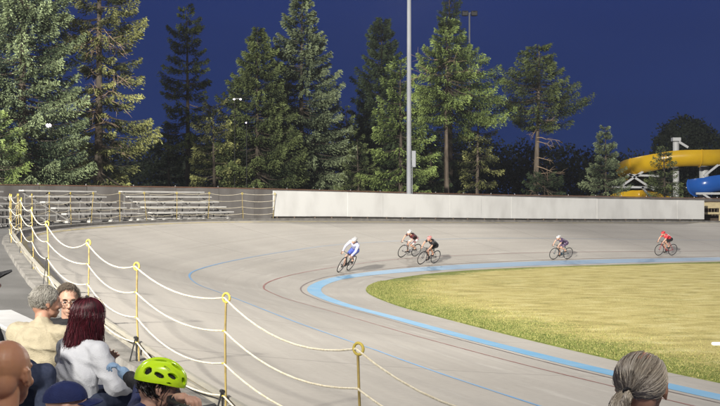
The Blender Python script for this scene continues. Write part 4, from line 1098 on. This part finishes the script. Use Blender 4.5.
hb = hairmat('grey_brown_hair', (.06, .045, .034), (.23, .19, .15), .5)
hair_short(J, 'hair', bd, hb, 4500, .045, 5, fwd=(.6, -.35, -.2), lift=.38, zmin=-.12, front=.70, r=.0014, curlam=.18)
mb = MB(); hair_shell(J, mb, zmin=-.12, front=.70, lift=.003); mb.build('hair_base', mat('grey_brown_hair_base', (.13, .10, .075), .8), bd)
H_, M_ = frame_head(J); gl = MB()
for s in (-1, 1):
    pts = []
    for a in range(17):
        t_ = 2 * math.pi * a / 16; cx = math.copysign(abs(math.cos(t_)) ** .7, math.cos(t_)); cz = math.copysign(abs(math.sin(t_)) ** .7, math.sin(t_)); pts.append(H_ + M_ @ Vector((s * .033 + .025 * cx, .108 - .01 * abs(cx), .004 + .018 * cz)))
    gl.tube(pts, .0019, 6); gl.tube([H_ + M_ @ Vector((s * .058, .102, .010)), H_ + M_ @ Vector((s * .078, .06, .012)), H_ + M_ @ Vector((s * .080, -.01, .010))], .0018, 6)
gl.tube([H_ + M_ @ Vector((-.009, .112, .008)), H_ + M_ @ Vector((.009, .112, .008))], .0019, 6)
gl.build('glasses', m_blk, bd)
mb = MB()
for s in (-1, 1): mb.tube([H_ + M_ @ Vector((s * .016, .099, .028)), H_ + M_ @ Vector((s * .032, .101, .033)), H_ + M_ @ Vector((s * .050, .090, .028))], [.003, .004, .002], 6)
mb.build('eyebrow', mat('brown_brow', (.10, .07, .05), .8), bd)

# -- bald man ---------------------------------------------------------------------------
J = pose(head=(.0, .10, .70), hyaw=R(2), hpitch=R(-4), sh=.20, shz=.03)
PH = R(74); wl = at(8, 374, 4.25, J, PH)
o, bd, tp = person(J, wl, PH, 'bald tanned man in a dark red shirt, close in the bottom left corner', m_skin_b, m_dkred, .0052, .02, 1.08, .0, topname='shirt', headsc=1.02)

# -- navy cap ----------------------------------------------------------------------------
J = pose(head=(.0, .12, .66), hyaw=R(-25), hpitch=R(4), sh=.17)
PH = R(40); wl = at(68, 406.5, 6.0, J, PH)
o, bd, tp = person(J, wl, PH, 'person in a navy baseball cap, only the crown showing at the bottom edge', m_skin, m_navy, .009, .022, .95, .0, topname='jacket')
H_, M_ = frame_head(J); mb = MB(); nu = 36; V = []; Fc = []
for j in range(9):
    th = j / 8 * 1.52
    for i in range(nu):
        ph = 2 * math.pi * i / nu; V.append(H_ + M_ @ (Vector((0, -.010, .030)) + Vector((.088 * math.sin(th) * math.cos(ph), .112 * math.sin(th) * math.sin(ph), .100 * math.cos(th) ** .9 if math.cos(th) > 0 else 0))))
        if j: Fc.append(((j - 1) * nu + i, (j - 1) * nu + (i + 1) % nu, j * nu + (i + 1) % nu, j * nu + i))
cp = mb.add(V, Fc).build('cap', m_navy, bd)
mb = MB(); V = []; Fc = []
for i in range(13):
    a = R(-62 + 124 * i / 12); x = math.sin(a); y = math.cos(a)
    for (rr, dz) in ((0, 0), (.045, -.004), (.075, -.014)):
        V.append(H_ + M_ @ Vector((x * (.086 + rr * .35), -.010 + y * .110 + rr * max(y, 0) ** .6, .030 + dz - .012 * x * x)))
for i in range(12):
    for j in range(2): Fc.append((i * 3 + j, i * 3 + j + 1, i * 3 + j + 4, i * 3 + j + 3))
vz = [v + Vector((0, 0, -.004)) for v in V]; nV = len(V)
mb.add(V + vz, Fc + [tuple(nV + a for a in reversed(f)) for f in Fc]).build('visor', m_navy, cp)
MB().ell(H_ + M_ @ Vector((0, -.010, .128)), (.008, .008, .005)).build('button', m_navy, cp)

# -- grey-haired woman with a ponytail (bottom right) ------------------------------------------
J = pose(head=(.0, .07, .71), hyaw=R(-12), hpitch=R(-4), sh=.17, pelvis=(0, 0, .0), waist=(0, 0, .2), knL=(-.1, .06, -.40), anL=(-.1, .0, -.80), knR=(.1, .06, -.40), anR=(.1, 0, -.80), elL=(-.24, .06, .16), elR=(.24, .06, .16), wrL=(-.12, .26, .12), wrR=(.12, .26, .12))
PH = R(80); wl = at(642, 386.5, 4.05, J, PH)
o, bd, tp = person(J, wl, PH, 'grey-haired person with a loose ponytail seen from behind at the bottom right', m_skin_r, m_black, .0065, .02, .98, .0, topname='jacket')
g = np.random.default_rng(8); n = 5200; us = []
while len(us) < n:
    u = unit(g.normal(0, 1, 3))
    if u[1] > .55 or u[2] < -.75 or (u[1] > .1 and u[2] < .0): continue
    # thinning crown
    if (u[0] / .58) ** 2 + ((u[1] + .05) / .72) ** 2 < 1 and u[2] > 0 and g.uniform() < .90: continue
    if u[1] > .0 and abs(u[0]) < .45 and g.uniform() < .8: continue
    us.append(u)
us = np.array(us); us = us[(us[:, 1] < .28) | (np.abs(us[:, 0]) > .6)]; n = len(us); k = 11; base = unit(np.array([-.28, -.86, -.46])); lines = np.empty((n, k, 3)); lift = g.uniform(.002, .009, n); jit = g.normal(0, .045, (n, 3)); clump = np.floor(g.uniform(0, 70, n)); cj = np.array([g.normal(0, .030, 3) for _ in range(70)])[clump.astype(int)]
for j in range(k):
    s_ = (j / (k - 1)) ** .85; om = np.arccos(np.clip(us @ base, -1, 1))[:, None]; om = np.maximum(om, 1e-3)
    q = (np.sin((1 - s_) * om) * us + np.sin(s_ * om) * base) / np.sin(om); w_ = math.sin(s_ * math.pi)
    q = unit(q + (jit + cj) * w_ + np.array([0, 0, -.12]) * w_); lines[:, j] = HC + q * (HR + (lift * (.4 + 1.1 * w_))[:, None] + .006 * s_)
lines = to_body(J, lines.reshape(-1, 3)).reshape(n, k, 3)
hg = hairmat('grey_hair', (.13, .10, .072), (.68, .61, .50), .5); tn = np.clip(g.normal(.52, .20, n) + np.array(g.normal(0, .17, 70))[clump.astype(int)], 0, 1)
strands('hair', lines, .00135 * g.uniform(.6, 1.5, n), bd, hg, tn)
fl = lines[::14].copy(); fl += (fl - np.array(H_ if False else J['head'])) * .045 * np.linspace(0, 1, k)[None, :, None] * 1.4 + g.normal(0, .0016, fl.shape); strands('stray_hair', fl, .0008, bd, hg, tn[::14])
# ponytail: gathered twist falling from the tie
n = 1500; k = 10; lines = np.empty((n, k, 3)); a0 = g.uniform(0, math.tau, n); r0 = np.sqrt(g.uniform(0, 1, n)) * .022; st = HC + base * (HR + .012)
for j in range(k):
    s_ = j / (k - 1); c = st + np.array([-.035 * math.sin(s_ * 2.2), -.040 * math.sin(s_ * 2.6), .010 * math.sin(s_ * 3) - .15 * s_ ** 1.2]); rr = r0 * (.55 + 1.25 * math.sin(min(s_ * 2.6, 1.57))) * (1 - .45 * s_)
    lines[:, j] = c + np.stack([np.cos(a0 + s_ * 2.5) * rr, np.sin(a0 + s_ * 2.5) * rr, np.sin(a0 * 3) * rr * .6], 1) + g.normal(0, .0012, (n, 3))
lines = to_body(J, lines.reshape(-1, 3)).reshape(n, k, 3); pt = strands('ponytail', lines, .00145 * g.uniform(.6, 1.5, n), bd, hg, np.clip(g.normal(.45, .28, n), 0, 1))
H_, M_ = frame_head(J); MB().torus(H_ + M_ @ Vector(HC + base * (HR + .016)), .017, .006, 'Y', 18, 8, M_ @ rotm(R(18), R(25))).build('hair_tie', m_blk, bd)
mb = MB()
nu, nv = 40, 26; V = []; ok = []
for j in range(nv + 1):
    for i in range(nu):
        th = math.pi * j / nv; ph = 2 * math.pi * i / nu; u = np.array([math.sin(th) * math.cos(ph), math.sin(th) * math.sin(ph), math.cos(th)])
        bald = ((u[0] / .50) ** 2 + ((u[1] + .10) / .55) ** 2 < 1 and u[2] > 0)
        ok.append(not (u[1] > .5 or u[2] < -.8 or (u[1] > .1 and u[2] < 0) or bald)); V.append(H_ + M_ @ Vector(HC + u * (HR + .0015)))
Fc = [(j * nu + i, (j + 1) * nu + i, (j + 1) * nu + (i + 1) % nu, j * nu + (i + 1) % nu) for j in range(nv) for i in range(nu) if all(ok[a] for a in (j * nu + i, (j + 1) * nu + i, (j + 1) * nu + (i + 1) % nu, j * nu + (i + 1) % nu))]
mb.add(V, Fc).build('hair_base', mat('grey_hair_base', (.14, .115, .09), .8), bd)

# -- person in the neon helmet -------------------------------------------------------------------
J = pose(head=(.0, .16, .62), neck=(0, .09, .51), chest=(0, .06, .38), hyaw=R(0), hpitch=R(-16), sh=.175, elL=(-.30, .22, .30), wrL=(-.34, .42, .44), elR=(.22, .26, .20), wrR=(.10, .47, .30))
J['elL'] = (-.20, .30, .46); J['wrL'] = (-.12, .50, .57)
PH = R(12); wl = at(160, 386, 6.2, J, PH)
# arm reaching to the left of the picture: solve wrist from the photo point
def loc_of(px, py, d, root, phi): return Matrix.Rotation(-(phi - math.pi / 2), 3, 'Z') @ (P(px, py, d) - root)
J['wrL'] = tuple(loc_of(127, 376, 6.8, wl, PH)); J['elL'] = tuple(loc_of(146, 389, 6.6, wl, PH)); J['wrR'] = tuple(loc_of(179, 398, 6.05, wl, PH)); J['elR'] = tuple(loc_of(168, 425, 6.15, wl, PH))
o, bd, tp = person(J, wl, PH, 'person in a neon yellow cycle helmet and navy gilet, one gloved arm stretched out', m_skin, m_navy, .0068, .022, .98, .012, topname='gilet', handset='R', sleeve=0, disp=(.006, 5, 5, 9, 6), hdir={'L': tuple((loc_of(121, 370, 6.8, wl, PH) - V3(J['wrL']))), 'R': tuple(loc_of(190, 398, 6.0, wl, PH) - V3(J['wrR']))}, curl=1.35)
S_, _h = sides(J)
for s in 'LR':
    mb = MB(); mb.cap(S_[s], V3(J['el' + s]), .066, .050); mb.cap(V3(J['el' + s]), V3(J['el' + s]).lerp(V3(J['wr' + s]), .9), .050, .036); link('sleeve', bake(mb, 'sleeve', .009, 5, disp=(.005, 9, 9, 9, 2)), m_black, tp)
w_ = V3(J['wrL']); dl = (loc_of(121, 370, 6.8, wl, PH) - w_).normalized()
mb = MB(); hand_prims(mb, w_ + dl * .008, dl, Vector((0, 0, 1)), .92, 1.35, -1); mb.cap(w_ - dl * .06, w_ + dl * .03, .030, .034); link('glove', bake(mb, 'glove', .005, 2), m_glove, bd)
H_, M_ = frame_head(J)
# helmet shell with real vents
m_neon = mat('neon_yellow_shell', (.58, .86, .015), .3, .5, coat=.3)
def shell(Rx, Ry, Rz, lo, c0, thick, holes, name, material, parent, nu=200, nv=90):
    V = []; Fc = []; okq = set(); nfull = 0
    def hole(u): 
        for (c_, ax, a_, b_) in holes:
            c_ = unit(np.array(c_)); ax_ = np.array(ax) - c_ * np.dot(ax, c_); ax_ = unit(ax_); bx = np.cross(c_, ax_); d_ = u - c_
            if np.dot(u, c_) > 0 and (np.dot(d_, ax_) / a_) ** 2 + (np.dot(d_, bx) / b_) ** 2 < 1: return True
        return False
    for lay in (0, 1):
        for j in range(nv + 1):
            for i in range(nu):
                th = .02 + (lo - .02) * j / nv; ph = 2 * math.pi * i / nu; u = np.array([math.sin(th) * math.cos(ph), math.sin(th) * math.sin(ph), math.cos(th)])
                drop = 1 + (.10 * max(0, -u[1]) if j > nv * .6 else 0)
                rdg = 1 + .028 * math.cos(u[0] * 16) * max(0, u[2]) ** .5
                rr = np.array([Rx, Ry, Rz]) * rdg - thick * lay
                p = np.array(c0) + u * rr * np.array([1, 1, 1]); p[2] -= .018 * max(0, -u[1]) * (j / nv) ** 3
                V.append(H_ + M_ @ Vector(p))
    hmask = {}
    for j in range(nv):
        for i in range(nu):
            th = .02 + (lo - .02) * (j + .5) / nv; ph = 2 * math.pi * (i + .5) / nu; u = np.array([math.sin(th) * math.cos(ph), math.sin(th) * math.sin(ph), math.cos(th)]); hmask[(j, i)] = hole(u)
    o2 = (nv + 1) * nu
    for j in range(nv):
        for i in range(nu):
            if hmask[(j, i)]: continue
            a, b, c, d = j * nu + i, (j + 1) * nu + i, (j + 1) * nu + (i + 1) % nu, j * nu + (i + 1) % nu
            Fc.append((a, b, c, d)); Fc.append((o2 + d, o2 + c, o2 + b, o2 + a))
            if j == nv - 1 or hmask[(j + 1, i)]: Fc.append((b, o2 + b, o2 + c, c))
            if j > 0 and hmask[(j - 1, i)]: Fc.append((d, o2 + d, o2 + a, a))
            if hmask[(j, (i + 1) % nu)]: Fc.append((c, o2 + c, o2 + d, d))
            if hmask[(j, (i - 1) % nu)]: Fc.append((a, o2 + a, o2 + b, b))
    return MB().add(V, Fc).build(name, material, parent)
holes = []
for s in (-1, 1):
    holes += [((s * .50, .50, .85), (0, 1, -.3), .26, .085), ((s * .86, .36, .34), (0, 1, -.2), .22, .13), ((s * .86, -.74, .40), (0, 1, .5), .19, .19), ((s * .95, -.16, .26), (0, 1, -.45), .22, .115), ((s * .45, -.25, .95), (0, 1, 0), .24, .07), ((s * .55, .92, .22), (0, 1, -.6), .20, .13), ((s * .97, .30, -.02), (0, 1, 0), .12, .035)]
holes += [((0, .62, .80), (0, 1, -.5), .22, .07), ((0, -.9, .45), (0, 0, 1), .16, .10)]
hl = shell(.100, .135, .105, 1.72, (0, -.006, .040), .020, holes, 'helmet', m_neon, bd)
# dark liner inside
mb = MB(); V = []; Fc = []; nu, nv = 40, 14
for j in range(nv + 1):
    for i in range(nu):
        th = 1.66 * j / nv; ph = 2 * math.pi * i / nu; V.append(H_ + M_ @ (Vector((0, -.006, .040)) + Vector((.085 * math.sin(th) * math.cos(ph), .119 * math.sin(th) * math.sin(ph), .089 * math.cos(th)))))
        if j: Fc.append(((j - 1) * nu + i, (j - 1) * nu + (i + 1) % nu, j * nu + (i + 1) % nu, j * nu + i))
mb.add(V, Fc).build('helmet_liner', m_black, hl)
mb = MB()
for s in (-1, 1):
    mb.tube([H_ + M_ @ Vector(p) for p in ((s * .088, .04, .015), (s * .080, .02, -.04), (s * .045, .03, -.105), (0, .045, -.118))], .0045, 6, flat=.5)
    mb.tube([H_ + M_ @ Vector(p) for p in ((s * .088, -.07, .01), (s * .082, -.02, -.035), (s * .074, .015, -.055))], .0045, 6, flat=.5)
mb.build('chin_strap', m_blk, hl)
hair_short(J, 'hair', bd, hairmat('black_hair', (.008, .007, .006), (.03, .025, .022), .45), 1500, .07, 9, fwd=(0, -.2, -.8), lift=.2, zmin=-.8, front=.3, r=.002)
eyes(J, bd)

# folded black brim poking into the left edge: person mostly outside the frame
J = pose(head=(.0, .10, .69), hyaw=R(0), hpitch=R(6))
PH = R(40); wl = at(-17.5, 284, 7.6, J, PH)
o, bd, tp = person(J, wl, PH, 'person in black with a black peaked cap whose peak pokes in at the left edge', m_skin, m_black, .011, .02, 1.0, .0, topname='jacket')
H_, M_ = frame_head(J); mb = MB(); V = []; Fc = []; nu = 28
for j in range(8):
    th = j / 7 * 1.52
    for i in range(nu):
        ph = 2 * math.pi * i / nu; V.append(H_ + M_ @ (Vector((0, -.010, .030)) + Vector((.088 * math.sin(th) * math.cos(ph), .112 * math.sin(th) * math.sin(ph), .100 * math.cos(th)))))
        if j: Fc.append(((j - 1) * nu + i, (j - 1) * nu + (i + 1) % nu, j * nu + (i + 1) % nu, j * nu + i))
cp = mb.add(V, Fc).build('cap', m_black, bd)
V = []; Fc = []
for lay in (0, 1):
    for i in range(11):
        a = R(-60 + 120 * i / 10); x = math.sin(a); y = math.cos(a)
        for q_ in (0, .05, .10): V.append(H_ + M_ @ Vector((x * .088, -.010 + y * .112 + q_ * y ** .5, .034 + q_ * .30 - .02 * x * x - .006 * lay)))
for lay in (0, 1):
    for i in range(10):
        for j in range(2):
            f = (lay * 33 + i * 3 + j, lay * 33 + i * 3 + j + 1, lay * 33 + i * 3 + j + 4, lay * 33 + i * 3 + j + 3); Fc.append(f if lay == 0 else f[::-1])
MB().add(V, Fc).build('peak', m_black, cp)
# ------------------------------------------------------------ track bicycles and racers  (bike frame: x forward, y left, z up)
m_tyre = mat('black_tyre', (.015, .015, .015), .6, .3); m_rim = mat('dark_rim', (.04, .04, .045), .35, .5); m_spoke = mat('steel_spoke', (.4, .4, .4), .3, .6, metal=.8)
def bicycle(root, frame_m, disc=False):
    Rw = .335
    for x, nm in ((-.49, 'rear'), (.50, 'front')):
        w_ = empty('wheel', (x, 0, Rw)); w_.parent = root
        wm = MB().torus((0, 0, 0), Rw - .012, .0135, 'Y', 44, 8).build('tyre', m_tyre, w_)
        rm = MB(); rm.torus((0, 0, 0), Rw - .034, .010, 'Y', 40, 6); rm.build('rim', m_rim, w_)
        if disc and nm == 'rear':
            MB().tube([(0, -.012, 0), (0, .012, 0)], Rw - .035, 40).build('disc', m_rim, w_)
        else:
            sp_ = MB()
            for k in range(18):
                a = 2 * math.pi * k / 18; y = .03 * (-1) ** k; sp_.tube([(.02 * math.cos(a + .8), y, .02 * math.sin(a + .8)), ((Rw - .035) * math.cos(a), 0, (Rw - .035) * math.sin(a))], .0013, 4)
            sp_.build('spokes', m_spoke, w_)
        MB().tube([(0, -.05, 0), (0, .05, 0)], .020, 10).build('hub', m_rim, w_)
    BB = Vector((-.06, 0, .28)); ST = Vector((-.20, 0, .80)); HT = Vector((.37, 0, .80)); HB = Vector((.40, 0, .68)); RA = Vector((-.49, 0, Rw)); FA = Vector((.50, 0, Rw))
    mb = MB(); mb.tube([BB, ST], .016, 10); mb.tube([ST - Vector((0, 0, .05)), HT - Vector((0, 0, .02))], .015, 10); mb.tube([BB, HB], .019, 10); mb.tube([HT, HB], .021, 10)
    for s in (-1, 1):
        mb.tube([BB + Vector((0, s * .03, 0)), RA + Vector((0, s * .055, 0))], .009, 8); mb.tube([ST - Vector((-.01, -s * .01, .07)), RA + Vector((0, s * .055, 0))], .008, 8)
        mb.tube([HB + Vector((.005, s * .025, -.02)), FA + Vector((-.01, s * .045, .0))], .011, 8)
    mb.tube([HB, HB + Vector((.008, 0, -.04))], .026, 8)
    mb.build('frame', frame_m, root)
    mb = MB(); mb.tube([ST, ST + Vector((-.03, 0, .12))], .013, 8)
    sd_ = mb.build('seat_post', m_blk, root)
    mb = MB(); mb.ell((-.27, 0, .925), (.12, .065, .022)); mb.ell((-.14, 0, .925), (.10, .022, .018)); link('saddle', bake(mb, 'saddle', .008, 3), m_blk, root)
    mb = MB(); mb.tube([HT, HT + Vector((-.005, 0, .04)), HT + Vector((.10, 0, .03))], .014, 8)
    c = HT + Vector((.10, 0, .03))
    for s in (-1, 1):
        mb.tube([c, c + Vector((0, s * .15, 0)), c + Vector((.02, s * .19, .0)), c + Vector((.09, s * .20, -.02)), c + Vector((.105, s * .205, -.08)), c + Vector((.06, s * .205, -.13)), c + Vector((-.05, s * .205, -.14))], .0125, 8)
    mb.build('handlebar', m_blk, root)
    cr_ = MB(); cr_.torus(BB + Vector((0, -.045, 0)), .092, .006, 'Y', 28, 6); cr_.tube([BB + Vector((0, -.048, 0)), BB + Vector((0, -.042, 0))], .082, 20); cr_.build('chainring', m_rim, root)
    ang = R(-75)
    for s, a in ((-1, ang), (1, ang + math.pi)):
        e_ = BB + Vector((.165 * math.cos(a), s * .075, .165 * math.sin(a))); mb = MB(); mb.tube([BB + Vector((0, s * .06, 0)), e_], .010, 8); mb.build('crank', m_rim, root)
        MB().box(e_ + Vector((0, s * .04, 0)), (.08, .07, .02), bev=.005).build('pedal', m_blk, root)
    ch = MB(); ch.tube([BB + Vector((0, -.045, .09)), RA + Vector((0, -.045, .035))], .004, 4); ch.tube([BB + Vector((0, -.045, -.09)), RA + Vector((0, -.045, -.035))], .004, 4); ch.build('chain', m_blk, root)
    return BB, ang
def racer(t, s, lean, jersey, shorts, helmet, label, blabel, frame_m, skin=m_skin, phase=R(-75), long_sleeve=False, yaw_off=0.0, look=0.0, tall=0.0, pcol=None, panel=None, size=1.0):
    p = surf(t, s, .012); a = cr(IN, t); b = cr(OUT, t); f = s / width(t)
    q0 = np.array(surf(t + .05, s)); q1 = np.array(surf(t - .05, s)); d = q1 - q0; d = d / np.linalg.norm(d)
    # surface normal tilt across the track
    z1 = surf(t, s + .3).z; z0 = surf(t, max(s - .3, 0)).z
    fw = Vector(d); up = Vector((0, 0, 1)); left = up.cross(fw).normalized()
    Rm = Matrix((fw, left, fw.cross(left))).transposed()
    Mx = Rm @ Matrix.Rotation(-lean, 3, 'X') @ Matrix.Rotation(yaw_off, 3, 'Z')
    bk = empty('bicycle', p, label=blabel, cat='bicycle', group='track racing bicycles'); bk.rotation_euler = Mx.to_euler()
    bicycle(bk, frame_m)
    pr_ = empty('person', p, label=label, cat='person', group='racing cyclists on the track'); pr_.rotation_euler = Mx.to_euler(); bk.scale = pr_.scale = (size,) * 3
    BB = Vector((-.06, 0, .28)); mb = MB(); cl = MB(); sh_ = []
    hip = Vector((-.20, 0, .98)); chest = Vector((.17, 0, 1.20 + tall)); neck = Vector((.30, 0, 1.27 + tall)); head = Vector((.42, 0, 1.35 + tall))
    Mh = Matrix.Rotation(-math.pi / 2 + look, 3, 'Z') @ Matrix.Rotation(R(-22), 3, 'X')
    head_prims(mb, head, Mh, 1.0, ears=True)
    mb.cap(neck - Vector((.03, 0, .02)), head + Vector((-.03, 0, -.05)), .055, .052); mb.cap(hip, chest, .11, .11); mb.cap(chest, neck, .11, .06)
    cl.ell(hip + Vector((.0, 0, .0)), (.13, .165, .125)); cl.cap(hip + Vector((.05, 0, .03)), hip.lerp(chest, .55), .130, .125)
    jz = MB(); jz.cap(hip.lerp(chest, .28) + Vector((0, 0, .012)), chest + Vector((0, 0, .0)), .128, .142); jz.cap(chest, neck + Vector((-.02, 0, 0)), .14, .062)
    jz.ell(chest, (.13, .18, .11))
    for sg in (-1, 1):
        shd = Vector((.22, sg * .175, 1.215 + tall)); elb = Vector((.37, sg * .235, 1.02)); wr = Vector((.50, sg * .20, .83 + .0)); 
        mb.cap(neck - Vector((.05, 0, .02)), shd, .06, .050); mb.cap(shd, elb, .046, .036); mb.cap(elb, wr, .036, .024)
        hand_prims(mb, wr, Vector((.6, 0, -.75)), Vector((.4, 0, .9)), .95, 1.25, -sg)
        jz.cap(shd.lerp(neck, .3), shd, .07, .064); jz.cap(shd, shd.lerp(elb, 1.0 if long_sleeve else .62), .060, .050 if not long_sleeve else .045)
        if long_sleeve: jz.cap(elb, wr, .044, .033)
        a_ = phase + (0 if sg < 0 else math.pi); pd = BB + Vector((.165 * math.cos(a_), sg * .115, .165 * math.sin(a_) + .03))
        ank = pd + Vector((-.06, 0, .10)); hj = hip + Vector((.02, sg * .09, -.03)); dv = ank - hj; L = dv.length; L1, L2 = .44, .43; L = min(L, L1 + L2 - .005)
        aa = (L1 * L1 - L2 * L2 + L * L) / (2 * L); hh = math.sqrt(max(L1 * L1 - aa * aa, 0)); dn = dv.normalized(); pf = Vector((dn.z, 0, -dn.x)); pf = pf if pf.x > 0 else -pf; kn = hj + dn * aa + pf * hh
        mb.cap(hj, kn, .085, .055); mb.cap(kn, kn.lerp(ank, .35), .052, .054); mb.cap(kn.lerp(ank, .35), ank, .054, .032); mb.cap(ank, pd + Vector((.09, 0, .0)), .032, .026)
        cl.cap(hj, hj.lerp(kn, .78), .097, .072); sh_.append(MB().cap(pd + Vector((-.07, 0, .025)), pd + Vector((.11, 0, .015)), .042, .034))
    bd = link('body', bake(mb, 'body', .012, 2), skin, pr_)
    link('shorts', bake(cl, 'shorts', .014, 4), shorts, pr_); link('jersey', bake(jz, 'jersey', .014, 5, disp=(.004, 8, 8, 8, t)), jersey, pr_)
    if panel:
        pn = MB(); pn.ell(hip.lerp(chest, .62) + Vector((0, 0, .018)), (.17, .150, .135), Matrix.Rotation(-R(30), 3, 'Y')); link('jersey_panel', bake(pn, 'jersey_panel', .014, 2), panel, pr_)
    for k_ in (0, 1):
        pass
    for q_ in sh_: link('shoe', bake(q_, 'shoe', .012, 2), m_shoe if pcol is None else pcol, pr_)
    hm = MB(); hm.ell(head + Mh @ Vector((0, -.015, .050)), (.090, .125, .092), Mh); hm.ell(head + Mh @ Vector((0, -.10, .045)), (.06, .08, .055), Mh)
    hb_ = link('helmet', bake(hm, 'helmet', .010, 2), helmet, bd)
    vb = MB()
    for sx in (-.035, 0, .035): vb.ell(head + Mh @ Vector((sx, .03, .132 - abs(sx) * .35)), (.007, .055, .012), Mh @ Matrix.Rotation(-.2, 3, 'X'))
    vb.build('helmet_vent', m_blk, hb_)
    return pr_
K = {}
K['white'] = mat('white_gloss', (.55, .55, .56), .4, .4); K['lav'] = mat('lavender_white_lycra', (.42, .43, .58), .6, .3); K['blue'] = mat('royal_blue_lycra', (.07, .10, .34), .5, .3)
K['dred'] = mat('maroon_black_lycra', (.10, .012, .015), .55, .3, col2=(.025, .015, .018), nscale=9, ramp=(.45, .55)); K['blk'] = mat('black_lycra', (.02, .018, .02), .5, .35)
K['purp'] = mat('dark_purple_lycra', (.055, .03, .075), .55, .3, col2=(.20, .16, .22), nscale=10, ramp=(.5, .6)); K['red'] = mat('red_lycra', (.55, .05, .06), .5, .3)
K['pink'] = mat('pink_helmet_shell', (.60, .25, .24), .4, .4); K['wred'] = mat('white_and_maroon_lycra', (.60, .56, .55), .55, .3, col2=(.2, .03, .04), nscale=8, ramp=(.48, .55))
F_ = {k_: mat('frame_' + k_, c_, .3, .5, coat=.3) for k_, c_ in dict(black=(.015, .015, .018), grey=(.25, .25, .27), red=(.30, .03, .03), teal=(.02, .06, .09)).items()}
def ts_for(px, py, d0):
    """station and offset on the banked surface seen at a photo pixel"""
    best = None
    for t in np.arange(5.0, 14.0, .05):
        for s in np.arange(.2, 6, .1):
            p = surf(t, s); x = 360 + F * p.x / p.y; y = 205 - F * (p.z - 3) / p.y; e_ = (x - px) ** 2 + ((y - py) * 2) ** 2
            if p.y > 44 and (best is None or e_ < best[0]): best = (e_, t, s)
    return best[1], best[2]
for px, py, lean, kw in [
    (343, 271.5, R(27), dict(tall=.03, size=1.07, jersey=K['lav'], shorts=K['blue'], helmet=K['white'], label='racer in white and blue with a white helmet, leaning hard and coming toward the camera', blabel='black track bicycle banked over, nearest of the five', frame_m=F_['black'], long_sleeve=True, panel=K['blue'], phase=R(-70), look=R(-10))),
    (408, 256.5, R(22), dict(tall=-.05, size=.96, jersey=K['dred'], shorts=K['wred'], helmet=K['white'], label='racer in maroon and black with a white helmet, higher of the chasing pair', blabel='grey track bicycle, higher of the chasing pair', frame_m=F_['grey'], phase=R(-40))),
    (428, 264, R(22), dict(tall=-.05, size=.98, jersey=K['blk'], shorts=K['blk'], helmet=K['pink'], label='racer in black with bare arms, lower of the chasing pair', blabel='black track bicycle, lower of the chasing pair', frame_m=F_['black'], phase=R(-100), skin=m_skin_r)),
    (561, 259.5, R(16), dict(tall=-.09, size=.90, jersey=K['purp'], shorts=K['purp'], helmet=K['white'], label='racer in dark purple with a white helmet, alone on the back straight', blabel='dark track bicycle ridden alone, second from the right', frame_m=F_['teal'], phase=R(-60))),
    (665, 255.3, R(13), dict(jersey=K['red'], shorts=K['blk'], helmet=K['red'], label='racer in red with a red helmet, last at the far right', blabel='track bicycle at the far right, ridden last', frame_m=F_['red'], phase=R(-95), tall=-.06, size=.93)),
]:
    t, s = ts_for(px, py, 0); racer(t, s, lean, **kw)

# bicycle held by the helmeted spectator: bars just above the lower edge of the picture
bk = empty('bicycle', (0, 0, 0), label='bicycle with black drop bars held by the person in the neon helmet', cat='bicycle')
bicycle(bk, F_['black'])
q = P(199, 402, 5.9); Mb = Matrix.Rotation(R(32), 3, 'Z') @ Matrix.Rotation(R(-24), 3, 'Y')
bk.rotation_euler = Mb.to_euler(); bk.location = Vector((q.x, q.y, q.z)) - Mb @ Vector((.53, -.1, .83))
# ------------------------------------------------------------ night air lit by the floodlights
hz = MB().box((0, 60, 12.35), (300, 240, 30.9)).build('haze', None, smooth=False, kind='stuff', label='thin night haze in the floodlight beams', cat='haze')
hm = bpy.data.materials.new('haze_air'); hm.use_nodes = True; nt = hm.node_tree; nt.nodes.remove(nt.nodes['Principled BSDF'])
pv = nt.nodes.new('ShaderNodeVolumePrincipled'); pv.inputs['Color'].default_value = (.80, .84, .92, 1); pv.inputs['Density'].default_value = HAZE; pv.inputs['Anisotropy'].default_value = .25
nt.links.new(pv.outputs[0], nt.nodes['Material Output'].inputs['Volume']); hz.data.materials.append(hm)
scene.cycles.volume_bounces = 0
